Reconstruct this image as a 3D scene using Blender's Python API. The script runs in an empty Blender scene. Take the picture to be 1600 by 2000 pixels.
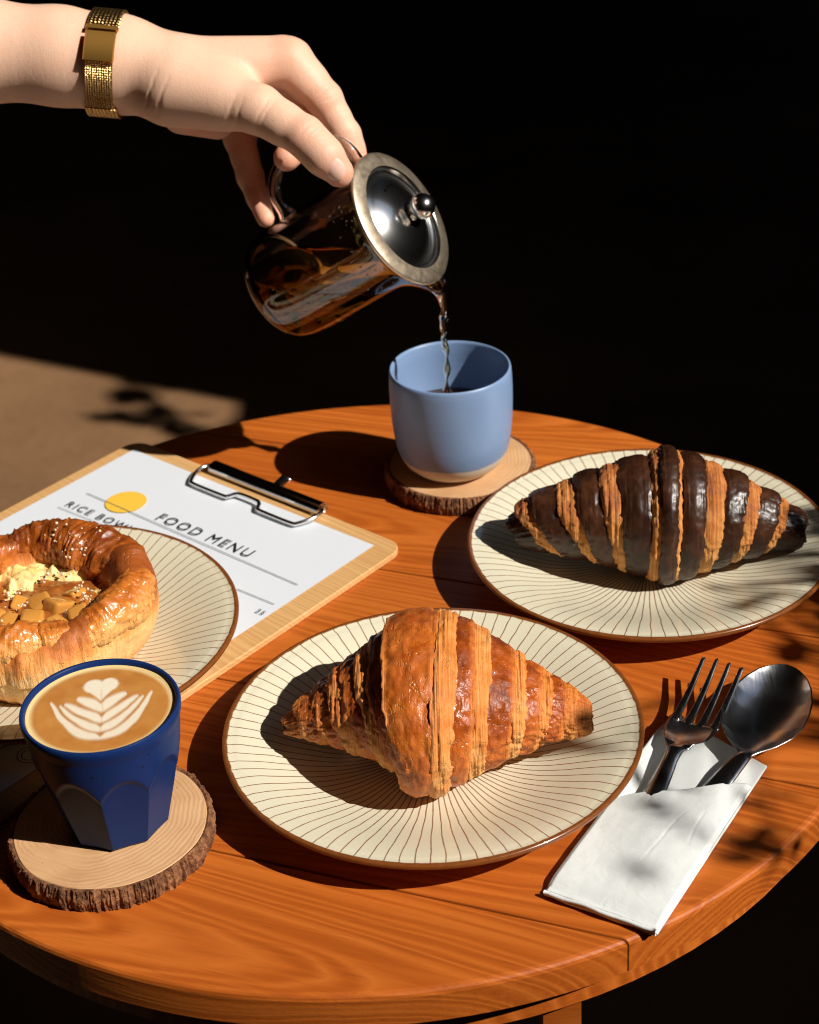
import bpy, bmesh, math, random
import numpy as np
from mathutils import Vector, Matrix

random.seed(7); RNG = np.random.default_rng(7)
sc = bpy.context.scene
COL = sc.collection

# ------------------------------------------------------------------ camera
FPX, TILT, ROLL, CAMZ = 3559.34, 0.532575, -0.0590284, 0.575043
c_, s_ = math.cos(TILT), math.sin(TILT)
F_ = np.array([0, c_, -s_]); R0 = np.array([1., 0, 0]); U0 = np.array([0, s_, c_])
R_ = math.cos(ROLL)*R0 + math.sin(ROLL)*U0
U_ = -math.sin(ROLL)*R0 + math.cos(ROLL)*U0
CAM = np.array([0, 0, CAMZ])
cam = bpy.data.cameras.new('camera'); cam_o = bpy.data.objects.new('camera', cam); COL.objects.link(cam_o)
M = Matrix([[R_[i], U_[i], -F_[i], CAM[i]] for i in range(3)] + [[0, 0, 0, 1]])
cam_o.matrix_world = M
cam.sensor_fit = 'HORIZONTAL'; cam.sensor_width = 36; cam.lens = 36*FPX/1600
cam.clip_start = 0.01; cam.clip_end = 100
cam.dof.use_dof = True; cam.dof.focus_distance = 0.90; cam.dof.aperture_fstop = 16
sc.camera = cam_o

# ------------------------------------------------------------------ light
SUN = np.array([0.97, -0.53, 1.0]); SUN /= np.linalg.norm(SUN)
w = bpy.data.worlds.new('World'); sc.world = w; w.use_nodes = True
wn = w.node_tree.nodes; bg = wn['Background']
sky = wn.new('ShaderNodeTexSky'); sky.sky_type = 'NISHITA'; sky.sun_disc = False
sky.sun_elevation = math.asin(SUN[2]); sky.sun_rotation = math.atan2(SUN[0], SUN[1])
w.node_tree.links.new(sky.outputs[0], bg.inputs[0]); bg.inputs[1].default_value = 0.052
sun = bpy.data.lights.new('sun', 'SUN'); sun.energy = 4.9; sun.angle = math.radians(0.53); sun.color = (1, .955, .88)
sun_o = bpy.data.objects.new('sun', sun); COL.objects.link(sun_o)
sun_o.rotation_euler = Vector(SUN).to_track_quat('Z', 'Y').to_euler(); sun_o.location = (2, -1, 3)
sc.view_settings.view_transform = 'Standard'; sc.view_settings.look = 'None'
sc.view_settings.exposure = 0.26; sc.view_settings.gamma = 1
sc.cycles.filter_width = 1.05; sc.cycles.max_bounces = 12; sc.cycles.transparent_max_bounces = 24
sc.cycles.sample_clamp_indirect = 4.0

# ------------------------------------------------------------------ helpers
def pt(u, v, wd):            # a point seen at pixel (u, v) of the 1600x2000 photograph, at depth wd
    return CAM + wd*(F_ + R_*(u-800)/FPX + U_*(1000-v)/FPX)
def onz(u, v, z):
    d = F_*FPX + R_*(u-800) + U_*(1000-v)
    return CAM + d*((z-CAM[2])/d[2])

def link(o, parent=None):
    COL.objects.link(o)
    if parent is not None: o.parent = parent
    return o
def mesh_obj(name, verts, faces, mat=None, parent=None, smooth=True, uv=None, attrs=None, loc=None, rot=None):
    me = bpy.data.meshes.new(name)
    me.from_pydata([tuple(map(float, v)) for v in verts], [], [tuple(map(int, f)) for f in faces])
    if smooth: me.polygons.foreach_set('use_smooth', [True]*len(me.polygons))
    if uv is not None:
        l = me.uv_layers.new(name='UVMap'); idx = np.empty(len(me.loops), int); me.loops.foreach_get('vertex_index', idx)
        l.data.foreach_set('uv', np.asarray(uv, float)[idx].ravel())
    for k, a in (attrs or {}).items():
        a = np.asarray(a, float)
        if a.ndim == 1:
            at = me.attributes.new(k, 'FLOAT', 'POINT'); at.data.foreach_set('value', a)
        else:
            at = me.attributes.new(k, 'FLOAT_COLOR', 'POINT'); at.data.foreach_set('color', np.c_[a, np.ones(len(a))].ravel())
    if mat: me.materials.append(mat)
    me.update()
    o = bpy.data.objects.new(name, me)
    if loc is not None: o.location = loc
    if rot is not None: o.rotation_euler = rot
    return link(o, parent)
def empty(name, loc, rz=0, label=None, cat=None, group=None):
    o = bpy.data.objects.new(name, None); o.location = loc; o.rotation_euler = (0, 0, rz); o.empty_display_size = .01
    link(o)
    return tag(o, label, cat, group)
def tag(o, label=None, cat=None, group=None, kind=None):
    if label: o['label'] = label
    if cat: o['category'] = cat
    if group: o['group'] = group
    if kind: o['kind'] = kind
    return o
def grid_faces(nu, nv, wrap_u=False, wrap_v=False):
    U = np.arange(nu if wrap_u else nu-1); V = np.arange(nv if wrap_v else nv-1)
    a, b = np.meshgrid(U, V, indexing='ij'); a = a.ravel(); b = b.ravel()
    a2 = (a+1) % nu; b2 = (b+1) % nv
    return np.stack([a*nv+b, a2*nv+b, a2*nv+b2, a*nv+b2], 1)
def lathe(name, prof, n, mat, parent=None, loc=None, rfun=None, smooth=True, close=False):
    prof = np.array(prof, float); th = np.linspace(0, 2*np.pi, n, endpoint=False)
    r = prof[:, 0][None, :]*np.ones((n, 1)); z = prof[:, 1][None, :]*np.ones((n, 1))
    if rfun is not None: r, z = rfun(th[:, None], r, z)
    V = np.stack([r*np.cos(th)[:, None], r*np.sin(th)[:, None], z], -1).reshape(-1, 3)
    return mesh_obj(name, V, grid_faces(n, len(prof), True, close), mat, parent, smooth, loc=loc)
def frames(P):
    P = np.asarray(P, float); T = np.gradient(P, axis=0); T /= np.linalg.norm(T, axis=1)[:, None]
    a = np.array([0, 0, 1.]) if abs(T[0][2]) < .9 else np.array([1., 0, 0])
    N = [np.cross(T[0], a)]; N[0] /= np.linalg.norm(N[0])
    for i in range(1, len(P)):
        n = N[-1]-T[i]*(N[-1]@T[i]); N.append(n/np.linalg.norm(n))
    N = np.array(N); return T, N, np.cross(T, N)
def smooth_path(P, n=8):     # Catmull-Rom
    P = np.asarray(P, float); Q = np.vstack([2*P[0]-P[1], P, 2*P[-1]-P[-2]]); out = []
    for i in range(1, len(Q)-2):
        for t in np.linspace(0, 1, n, endpoint=False):
            p0, p1, p2, p3 = Q[i-1:i+3]
            out.append(.5*((2*p1)+(p2-p0)*t+(2*p0-5*p1+4*p2-p3)*t*t+(3*p1-p0-3*p2+p3)*t**3))
    out.append(P[-1]); return np.array(out)
def tube_data(P, r, k=12, caps=True, flat=1.0):
    P = np.asarray(P, float); T, N, B = frames(P); r = np.broadcast_to(r, (len(P),))
    th = np.linspace(0, 2*np.pi, k, endpoint=False)
    V = P[:, None]+r[:, None, None]*(np.cos(th)[None, :, None]*N[:, None]+flat*np.sin(th)[None, :, None]*B[:, None])
    Fc = [tuple(f) for f in grid_faces(len(P), k, False, True)]
    V = V.reshape(-1, 3)
    if caps:
        Fc.append(tuple(range(k))[::-1]); Fc.append(tuple((len(P)-1)*k+i for i in range(k)))
    return V, Fc
def tube(name, P, r, mat, parent=None, k=12, flat=1.0):
    V, Fc = tube_data(P, r, k, True, flat); return mesh_obj(name, V, Fc, mat, parent)

def _h(i, j, k, s):
    n = (i*374761393 + j*668265263 + k*2147483647 + s*974711) & 0xffffffff
    n = ((n ^ (n >> 13))*1274126177) & 0xffffffff
    n = ((n ^ (n >> 16))*2246822519) & 0xffffffff
    return ((n ^ (n >> 15)) & 0xffff)/65535.0
def vnoise(x, y, z=0, seed=0):
    x, y, z = np.broadcast_arrays(np.asarray(x, float), np.asarray(y, float), np.asarray(z, float))
    i, j, k = np.floor(x).astype(np.int64), np.floor(y).astype(np.int64), np.floor(z).astype(np.int64)
    f, g, h = x-i, y-j, z-k
    f, g, h = [t*t*(3-2*t) for t in (f, g, h)]
    o = 0
    for a in (0, 1):
        for b in (0, 1):
            for c in (0, 1):
                o = o + (f if a else 1-f)*(g if b else 1-g)*(h if c else 1-h)*_h(i+a, j+b, k+c, seed)
    return o*2-1
def fbm(x, y, z=0, oct=4, seed=0):
    o = 0; a = .5
    for q in range(oct):
        o = o+a*vnoise(np.asarray(x)*2**q, np.asarray(y)*2**q, np.asarray(z)*2**q, seed+q); a *= .5
    return o
def sstep(a, b, x):
    t = np.clip((x-a)/(b-a), 0, 1); return t*t*(3-2*t)

# ------------------------------------------------------------------ materials
class Mt:
    def __init__(s, name):
        s.m = bpy.data.materials.new(name); s.m.use_nodes = True; s.nt = s.m.node_tree
        s.b = s.nt.nodes['Principled BSDF']; s.out = s.nt.nodes['Material Output']
    def n(s, t, **kw):
        nd = s.nt.nodes.new('ShaderNode'+t)
        for k, v in kw.items():
            if k.startswith('i_'):
                key = k[2:]; key = int(key) if key.isdigit() else key
                s.set(nd.inputs[key], v)
            else: setattr(nd, k, v)
        return nd
    def set(s, sock, v):
        if isinstance(v, bpy.types.NodeSocket): s.nt.links.new(v, sock)
        elif isinstance(v, bpy.types.Node): s.nt.links.new(v.outputs[0], sock)
        else:
            if hasattr(sock.default_value, '__len__') and len(sock.default_value) == 4 and hasattr(v, '__len__') and len(v) == 3: v = (*v, 1)
            sock.default_value = v
    def p(s, **kw):
        for k, v in kw.items(): s.set(s.b.inputs[k.replace('_', ' ')], v)
        return s
    def math(s, op, a, b=0.0, c=0.0):
        nd = s.n('Math', operation=op); s.set(nd.inputs[0], a); s.set(nd.inputs[1], b); s.set(nd.inputs[2], c); return nd.outputs[0]
    def ramp(s, fac, stops):
        nd = s.n('ValToRGB'); s.set(nd.inputs[0], fac); cr = nd.color_ramp
        while len(cr.elements) < len(stops): cr.elements.new(.5)
        for e, (x, c) in zip(cr.elements, stops):
            e.position = x; e.color = (*c, 1) if len(c) == 3 else c
        return nd.outputs[0]
    def mix(s, f, a, b, mode='MIX'):
        nd = s.n('Mix', data_type='RGBA', blend_type=mode); s.set(nd.inputs[0], f); s.set(nd.inputs[6], a); s.set(nd.inputs[7], b); return nd.outputs[2]
    def coord(s, which='Object'): return s.n('TexCoord').outputs[which]
    def map(s, v, scale=(1, 1, 1), loc=(0, 0, 0), rot=(0, 0, 0)):
        nd = s.n('Mapping'); s.set(nd.inputs[0], v); s.set(nd.inputs[1], loc); s.set(nd.inputs[2], rot); s.set(nd.inputs[3], scale); return nd.outputs[0]
    def noise(s, v, scale=5, detail=4, rough=.5, dist=0.0):
        nd = s.n('TexNoise'); s.set(nd.inputs['Vector'], v); nd.inputs['Scale'].default_value = scale
        nd.inputs['Detail'].default_value = detail; nd.inputs['Roughness'].default_value = rough; nd.inputs['Distortion'].default_value = dist
        return nd.outputs[0]
    def bump(s, h, strength=.3, dist=.001, chain=None):
        nd = s.n('Bump'); nd.inputs['Strength'].default_value = strength; nd.inputs['Distance'].default_value = dist; s.set(nd.inputs['Height'], h)
        if chain is not None: s.set(nd.inputs['Normal'], chain)
        s.set(s.b.inputs['Normal'], nd.outputs[0]); return nd.outputs[0]
    def attr(s, name, out='Fac'): return s.n('Attribute', attribute_name=name).outputs[out]

def flat(name, col, rough=.5, metal=0.0, **kw):
    m = Mt(name); m.p(Base_Color=col, Roughness=rough, Metallic=metal, **kw); return m.m

def wood_mat(name, dark, mid, light, scale=1.0, rough=.42, zref=.72, yoff=.0):
    m = Mt(name); co = m.coord(); rnd = m.n('ObjectInfo').outputs['Random']
    off = m.n('CombineXYZ', i_0=m.math('MULTIPLY', rnd, 3.7), i_1=m.math('MULTIPLY', rnd, .11), i_2=m.math('MULTIPLY', rnd, .23))
    v = m.n('VectorMath', operation='ADD', i_0=co, i_1=off.outputs[0]).outputs[0]
    warp = m.noise(m.map(v, (4*scale, 14*scale, 14*scale)), 1.0, 3, .55)
    lowf = m.noise(m.map(v, (2.2*scale, 9*scale, 9*scale)), 1.0, 2, .5)
    # growth rings round a pith that lies just below the board and dips along it: cathedral figure on the flat face, arcs on the end grain
    so = m.n('SeparateXYZ', i_0=co)
    y = m.math('ADD', so.outputs[1], m.math('ADD', m.math('MULTIPLY', m.math('SUBTRACT', rnd, .5), .07/scale), m.math('MULTIPLY', m.math('SUBTRACT', lowf, .5), .022/scale)))
    y = m.math('ADD', y, yoff)
    z = m.math('ADD', m.math('SUBTRACT', so.outputs[2], zref), m.math('MULTIPLY', m.math('SUBTRACT', warp, .5), .012/scale))
    z = m.math('ADD', m.math('ADD', z, m.math('MULTIPLY', so.outputs[0], .09)), .030/scale)
    d = m.math('SQRT', m.math('ADD', m.math('MULTIPLY', y, y), m.math('MULTIPLY', z, z)))
    irr = m.noise(m.n('CombineXYZ', i_0=m.math('MULTIPLY', d, 95.0*scale), i_1=m.math('MULTIPLY', rnd, 9.0)).outputs[0], 1.0, 2, .5); fibL = m.noise(m.map(v, (5*scale, 60*scale, 60*scale)), 1.0, 3, .6)
    ring = m.math('FRACT', m.math('MULTIPLY', m.math('ADD', d, m.math('ADD', m.math('MULTIPLY', warp, .004), m.math('MULTIPLY', irr, .016/scale))), 250*scale))
    ring = m.math('POWER', m.math('SUBTRACT', 1.0, m.math('ABSOLUTE', m.math('SUBTRACT', m.math('MULTIPLY', ring, 2.0), 1.0))), 2.5)
    fib = m.noise(m.map(v, (9*scale, 420*scale, 420*scale)), 1.0, 5, .65)
    fib2 = m.noise(m.map(v, (45*scale, 1500*scale, 1500*scale)), 1.0, 2, .6)
    f = m.math('ADD', .18, m.math('MULTIPLY', fib, .60))
    f = m.math('ADD', f, m.math('MULTIPLY', m.math('SUBTRACT', lowf, .5), .75))
    col = m.ramp(f, [(.22, light), (.46, mid), (.80, dark)])
    streak = m.math('MULTIPLY', ring, m.math('MULTIPLY', m.math('SUBTRACT', m.math('ADD', fib, fibL), .55), .95))
    col = m.mix(streak, col, tuple(np.array(light)*1.2))
    low_ = m.math('SUBTRACT', 1.0, m.math('MULTIPLY', ring, 4.0)); col = m.mix(m.math('MULTIPLY', m.math('MAXIMUM', low_, 0.0), .22), col, dark)
    tint = m.mix(m.math('MULTIPLY', rnd, .35), col, tuple(np.array(mid)*.72))
    knotn = m.n('TexVoronoi', i_Vector=m.map(v, (3.1*scale, 6.3*scale, .01)), feature='F1'); knotn.inputs['Scale'].default_value = 1
    kn = m.ramp(knotn.outputs['Distance'], [(.03, (1, 1, 1)), (.09, (0, 0, 0))])
    tint = m.mix(m.math('MULTIPLY', kn, .75), tint, dark)
    pores = m.ramp(fib2, [(.30, (1, 1, 1)), (.40, (0, 0, 0))])
    tint = m.mix(m.math('MULTIPLY', pores, .30), tint, tuple(np.array(dark)*.5))
    m.p(Base_Color=tint, Specular_IOR_Level=.28, Roughness=m.math('ADD', rough, m.math('MULTIPLY', fib, .14)))
    b1 = m.bump(ring, .10, .0006); m.bump(m.math('ADD', fib, m.math('MULTIPLY', fib2, .5)), .28, .0005, b1)
    return m.m

M_TABLE = wood_mat('table_wood', (.20, .035, .004), (.445, .098, .0095), (.59, .170, .026))
M_BOARD = wood_mat('clipboard_wood', (.50, .24, .075), (.64, .36, .14), (.74, .46, .21), 1.4, .45, 0.0, .15)

def plate_mat():
    m = Mt('plate_glaze'); co = m.coord(); sx = m.n('SeparateXYZ', i_0=co); x, y, z = sx.outputs
    wob = m.noise(co, 45, 2); wob2 = m.noise(co, 260, 2)
    ang = m.math('ARCTAN2', y, x); r = m.math('SQRT', m.math('ADD', m.math('MULTIPLY', x, x), m.math('MULTIPLY', y, y)))
    n = 90
    t = m.math('ADD', m.math('MULTIPLY', ang, n/(2*math.pi)), m.math('MULTIPLY', m.math('SUBTRACT', wob, .5), .45))
    fr = m.math('ABSOLUTE', m.math('SUBTRACT', m.math('FRACT', m.math('ADD', t, 100.0)), .5))
    d = m.math('MULTIPLY', m.math('MULTIPLY', fr, 2*math.pi/n), r)
    wd = m.math('ADD', .00016, m.math('MULTIPLY', wob2, .00024))
    line = m.math('SUBTRACT', 1.0, m.math('SMOOTHSTEP', 0, 0)) if False else None
    mr = m.n('MapRange', interpolation_type='SMOOTHSTEP'); m.set(mr.inputs[0], m.math('SUBTRACT', d, wd))
    mr.inputs[1].default_value = -.00012; mr.inputs[2].default_value = .00018; mr.inputs[3].default_value = 1; mr.inputs[4].default_value = 0
    lim = m.math('MULTIPLY', m.math('GREATER_THAN', r, .006), m.math('GREATER_THAN', z, .0035))
    line = m.math('MULTIPLY', mr.outputs[0], lim)
    cream = m.mix(m.noise(co, 18, 3), (.70, .66, .50), (.66, .60, .44))
    col = m.mix(m.math('MULTIPLY', line, .85), cream, (.17, .055, .02))
    rim = m.n('MapRange', interpolation_type='SMOOTHSTEP'); m.set(rim.inputs[0], m.math('ADD', r, m.math('MULTIPLY', m.math('SUBTRACT', wob2, .5), .0012)))
    rim.inputs[1].default_value = .1020; rim.inputs[2].default_value = .1028
    col = m.mix(rim.outputs[0], col, m.mix(m.noise(co, 350, 3), (.13, .036, .008), (.24, .075, .016)))
    m.p(Base_Color=col, Roughness=.22, Coat_Weight=.35, Coat_Roughness=.06)
    m.bump(m.noise(co, 60, 2), .05, .001)
    return m.m
M_PLATE = plate_mat()

def pastry_mat(name, stops, choc=False, gloss=.32, vdir=(260, 2.0)):
    m = Mt(name); co = m.coord(); uv = m.coord('UV'); rnd = m.n('ObjectInfo').outputs['Random']
    u2 = m.n('VectorMath', operation='ADD', i_0=uv, i_1=m.n('CombineXYZ', i_0=rnd, i_1=rnd).outputs[0]).outputs[0]
    lam = m.attr('lam'); toast = m.attr('toast')
    st = m.noise(m.map(u2, (vdir[0], vdir[1], 1)), 1.0, 4, .6, .3)
    st2 = m.noise(m.map(u2, (vdir[0]*3, vdir[1]*3, 1)), 1.0, 2, .5)
    big = m.noise(co, 42, 4, .6); fine = m.noise(co, 900, 3, .6); mott = m.noise(co, 190, 4, .65)
    f = m.math('ADD', m.math('MULTIPLY', big, .55), m.math('MULTIPLY', mott, .35))
    f = m.math('ADD', f, m.math('MULTIPLY', m.math('SUBTRACT', st, .5), m.math('ADD', .05, m.math('MULTIPLY', lam, .75))))
    f = m.math('ADD', f, m.math('SUBTRACT', m.math('MULTIPLY', lam, .24), m.math('MULTIPLY', toast, .42)))
    col = m.ramp(f, stops)
    # dark baked flecks and blisters
    fl = m.ramp(m.noise(co, 330, 3, .7), [(.66, (0, 0, 0)), (.76, (1, 1, 1))])
    col = m.mix(m.math('MULTIPLY', fl, .30), col, stops[0][1])
    # brittle surface: fine cracks that lift pale flakes
    wv = m.n('VectorMath', operation='ADD', i_0=m.map(co, (1.0, .55, .55)), i_1=m.n('VectorMath', operation='SCALE', i_0=m.n('TexNoise', i_Vector=co, i_Scale=150.0).outputs['Color'], i_Scale=.006).outputs[0]).outputs[0]
    vo = m.n('TexVoronoi', i_Vector=wv, feature='DISTANCE_TO_EDGE'); vo.inputs['Scale'].default_value = 300
    ck = m.ramp(vo.outputs['Distance'], [(.0, (1, 1, 1)), (.07, (0, 0, 0))]); ck = m.math('MULTIPLY', ck, m.ramp(m.noise(co, 95, 3, .6), [(.48, (0, 0, 0)), (.60, (1, 1, 1))]))
    col = m.mix(m.math('MULTIPLY', ck, .22), col, stops[1][1])
    gl = m.ramp(m.noise(co, 70, 3, .6), [(.42, (1, 1, 1)), (.60, (0, 0, 0))])
    rough = m.math('ADD', gloss, m.math('MULTIPLY', gl, .30)); rough = m.math('ADD', rough, m.math('MULTIPLY', lam, .18))
    m.p(Base_Color=col, Roughness=rough, Specular_IOR_Level=.55)
    h = m.math('ADD', m.math('MULTIPLY', st, m.math('ADD', .10, m.math('MULTIPLY', lam, 2.0))), m.math('MULTIPLY', fine, .25))
    h = m.math('ADD', h, m.math('MULTIPLY', mott, .9)); h = m.math('ADD', h, m.math('MULTIPLY', st2, m.math('MULTIPLY', lam, .9)))
    h = m.math('SUBTRACT', h, m.math('MULTIPLY', ck, .55)); m.bump(h, .60, .0011)
    if gloss < .2: m.p(Coat_Weight=.55, Coat_Roughness=.12)
    return m.m
GOLD = [(.10, (.13, .021, .003)), (.29, (.38, .075, .008)), (.48, (.63, .170, .023)), (.68, (.76, .285, .060)), (.97, (.87, .47, .16))]
M_CROI = pastry_mat('croissant_crust', GOLD, gloss=.24)
M_LAM = pastry_mat('laminated_dough', [(.28, (.16, .032, .005)), (.50, (.46, .135, .022)), (.68, (.66, .26, .055)), (.95, (.80, .43, .14))], gloss=.40, vdir=(230, 1.6))
def choco_mat():
    m = Mt('chocolate_crust'); co = m.coord()
    big = m.noise(co, 55, 4, .6); sp = m.noise(co, 700, 3, .6)
    col = m.ramp(big, [(.3, (.017, .0055, .0024)), (.55, (.044, .014, .0055)), (.75, (.090, .030, .010))])
    fl = m.ramp(sp, [(.68, (0, 0, 0)), (.74, (1, 1, 1))]); col = m.mix(m.math('MULTIPLY', fl, .5), col, (.09, .03, .008))
    m.p(Base_Color=col, Roughness=m.math('ADD', .26, m.math('MULTIPLY', m.noise(co, 160, 3), .2)), Specular_IOR_Level=.5)
    m.bump(m.math('ADD', m.noise(co, 420, 4, .7), m.math('MULTIPLY', big, 1.5)), .16, .0010)
    return m.m
M_CHOC = choco_mat()

M_CHROME = flat('polished_steel', (.88, .87, .85), .17, 1.0)
def steel_mat():
    m = Mt('cutlery_steel'); co = m.coord()
    sc_ = m.noise(m.map(co, (900, 60, 60)), 1.0, 4, .7)
    m.p(Base_Color=(.74, .74, .74), Metallic=1.0, Roughness=m.math('ADD', .12, m.math('MULTIPLY', sc_, .18)))
    m.bump(m.noise(co, 500, 3), .04, .0004); return m.m
M_STEEL = steel_mat()
M_PAPER = flat('menu_paper', (.66, .69, .74), .6)
M_INK = flat('black_ink', (.012, .012, .014), .6)
M_GREYINK = flat('grey_ink', (.10, .10, .11), .6)
M_YELLOW = flat('yellow_ink', (.82, .50, .05), .6)

def napkin_mat():
    m = Mt('napkin_paper'); co = m.coord()
    m.p(Base_Color=m.mix(m.noise(co, 30, 3), (.64, .66, .65), (.70, .715, .70)), Roughness=.85)
    emb = m.noise(m.map(co, (1, 1, 1)), 1500, 2, .5); wr = m.noise(m.map(co, (1, 2.2, 1), rot=(0, 0, .5)), 60, 5, .62, .8)
    b = m.bump(emb, .14, .0004); m.bump(wr, .30, .0016, b); return m.m
M_NAPKIN = napkin_mat()

def glaze_mat(name, c1, c2, rough, speck=0.0, coat=0.0):
    m = Mt(name); co = m.coord(); n = m.noise(co, 28, 4, .6)
    col = m.mix(n, c1, c2)
    if speck:
        v = m.n('TexVoronoi', i_Vector=co); v.inputs['Scale'].default_value = 210
        s = m.ramp(v.outputs['Distance'], [(.10, (1, 1, 1)), (.17, (0, 0, 0))])
        s = m.math('MULTIPLY', s, m.ramp(m.noise(co, 90, 2), [(.52, (0, 0, 0)), (.60, (1, 1, 1))]))
        col = m.mix(m.math('MULTIPLY', s, speck), col, (.008, .008, .012))
    m.p(Base_Color=col, Roughness=m.math('ADD', rough, m.math('MULTIPLY', m.noise(co, 120, 3), .10)), Coat_Weight=coat, Coat_Roughness=.12)
    m.p(Specular_IOR_Level=.10)
    m.bump(m.math('ADD', m.noise(m.map(co, (20, 20, 260)), 1.0, 2), m.math('MULTIPLY', m.noise(co, 500, 2), .5)), .07, .0006)
    return m.m
M_BLUE = glaze_mat('pale_blue_glaze', (.185, .285, .50), (.215, .32, .53), .38)
M_STONE = glaze_mat('bare_stoneware', (.62, .55, .44), (.70, .62, .50), .7)
M_NAVY = glaze_mat('cobalt_matte_glaze', (.006, .020, .092), (.009, .030, .125), .34, .9)

def rings_mat():
    m = Mt('slice_wood'); co = m.coord(); sx = m.n('SeparateXYZ', i_0=m.n('VectorMath', operation='ADD', i_0=co, i_1=(.006, -.004, 0)).outputs[0])
    r = m.math('SQRT', m.math('ADD', m.math('MULTIPLY', sx.outputs[0], sx.outputs[0]), m.math('MULTIPLY', sx.outputs[1], sx.outputs[1])))
    rr = m.math('ADD', r, m.math('MULTIPLY', m.noise(co, 28, 3), .014))
    w1 = m.math('SINE', m.math('MULTIPLY', rr, 2600.0)); w2 = m.noise(m.n('CombineXYZ', i_0=m.math('MULTIPLY', rr, 330)).outputs[0], 1.0, 3)
    f = m.math('ADD', m.math('MULTIPLY', w1, .022), m.math('ADD', .22, m.math('MULTIPLY', w2, .55))); f = m.math('ADD', f, m.math('MULTIPLY', m.math('SUBTRACT', m.noise(co, 50, 4), .5), .6))
    col = m.ramp(f, [(.2, (.40, .20, .085)), (.5, (.58, .33, .16)), (.8, (.68, .42, .22))])
    spk = m.ramp(m.noise(co, 320, 2), [(.72, (0, 0, 0)), (.75, (1, 1, 1))]); col = m.mix(m.math('MULTIPLY', spk, .5), col, (.10, .05, .02))
    m.p(Base_Color=col, Roughness=.7); m.bump(m.math('ADD', w1, m.noise(co, 900, 3)), .12, .0005); return m.m
M_SLICE = rings_mat()
def bark_mat():
    m = Mt('bark'); co = m.coord(); n = m.noise(co, 260, 5, .7); n2 = m.noise(co, 70, 3)
    col = m.ramp(m.math('ADD', m.math('MULTIPLY', n, .7), m.math('MULTIPLY', n2, .35)), [(.36, (.022, .009, .004)), (.52, (.17, .062, .021)), (.72, (.42, .19, .075))])
    m.p(Base_Color=col, Roughness=.85); m.bump(n, .9, .002); return m.m
M_BARK = bark_mat()

def skin_mat():
    m = Mt('skin'); co = m.coord()
    big = m.noise(co, 35, 4); fine = m.noise(co, 1300, 3, .6)
    col = m.mix(big, (.75, .445, .305), (.82, .535, .385))
    col = m.mix(m.math('MULTIPLY', m.attr('red'), m.math('ADD', .35, m.math('MULTIPLY', m.noise(co, 160, 3), .6))), col, (.74, .27, .165))
    col = m.mix(m.math('MULTIPLY', m.ramp(m.noise(co, 420, 4, .65), [(.55, (0, 0, 0)), (.75, (1, 1, 1))]), .22), col, (.62, .30, .19))
    m.p(Base_Color=col, Roughness=.48, Subsurface_Weight=.16, Subsurface_Radius=(.010, .0035, .0018), Subsurface_Scale=.5, Specular_IOR_Level=.35)
    cr = m.noise(m.map(co, (420, 90, 90)), 1.0, 3, .6)
    vo = m.n('TexVoronoi', i_Vector=co, feature='DISTANCE_TO_EDGE'); vo.inputs['Scale'].default_value = 900
    b1 = m.bump(m.math('ADD', fine, m.math('MULTIPLY', cr, .8)), .20, .0008); m.bump(vo.outputs['Distance'], .22, .0006, b1); return m.m
M_SKIN = skin_mat()
M_NAIL = flat('nail', (.84, .52, .43), .22, Subsurface_Weight=.2, Subsurface_Radius=(.004, .002, .001), Coat_Weight=.4)

def thin_glass(name, tint, ior=1.5, rough=.0, gloss=(1, 1, 1), boost=1.0):
    m = Mt(name); tr = m.n('BsdfTransparent', i_0=tint); gl = m.n('BsdfGlossy', i_0=gloss); gl.inputs['Roughness'].default_value = rough
    fr = m.n('Fresnel'); fr.inputs[0].default_value = ior
    mx = m.n('MixShader'); m.set(mx.inputs[0], m.math('MULTIPLY', fr.outputs[0], boost)); m.set(mx.inputs[1], tr.outputs[0]); m.set(mx.inputs[2], gl.outputs[0])
    m.nt.links.new(mx.outputs[0], m.out.inputs[0]); return m.m
M_GLASS = Mt('clear_glass'); M_GLASS.p(Base_Color=(.985, .985, .985), Roughness=.0, IOR=1.47, Transmission_Weight=1.0); M_GLASS = M_GLASS.m
M_TEA = Mt('brewed_tea'); M_TEA.p(Base_Color=(1.0, .58, .14), Roughness=.0, IOR=1.33, Transmission_Weight=1.0); M_TEA = M_TEA.m
M_TEADARK = flat('tea_in_cup', (.030, .009, .002), .06, Coat_Weight=.5)

# ------------------------------------------------------------------ floor, and unseen blockers added to shape the light
FLOOR = -0.72
def floor_mat():
    m = Mt('worn_floor'); co = m.coord(); n = m.noise(co, 2.2, 5, .6); f = m.noise(co, 60, 4, .6)
    col = m.ramp(m.math('ADD', m.math('MULTIPLY', n, .8), m.math('MULTIPLY', f, .2)), [(.3, (.13, .066, .030)), (.7, (.29, .158, .077))])
    m.p(Base_Color=col, Roughness=.8, Specular_IOR_Level=.2); m.bump(f, .3, .002); return m.m
fl = mesh_obj('floor', [(-14, -6, FLOOR), (14, -6, FLOOR), (14, 22, FLOOR), (-14, 22, FLOOR)], [(0, 1, 2, 3)], floor_mat(), smooth=False)
tag(fl, 'brown worn floor behind the table', kind='structure')
M_BLOCKER = flat('blocker_dark', (.045, .04, .036), .9)  # near black, so the added blockers bounce little light
def box(name, lo, hi, mat, parent=None):
    x0, y0, z0 = lo; x1, y1, z1 = hi
    V = [(x0, y0, z0), (x1, y0, z0), (x1, y1, z0), (x0, y1, z0), (x0, y0, z1), (x1, y0, z1), (x1, y1, z1), (x0, y1, z1)]
    return mesh_obj(name, V, [(3, 2, 1, 0), (4, 5, 6, 7), (0, 1, 5, 4), (1, 2, 6, 5), (2, 3, 7, 6), (3, 0, 4, 7)], mat, parent, smooth=False)
WX = 1.60
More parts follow.
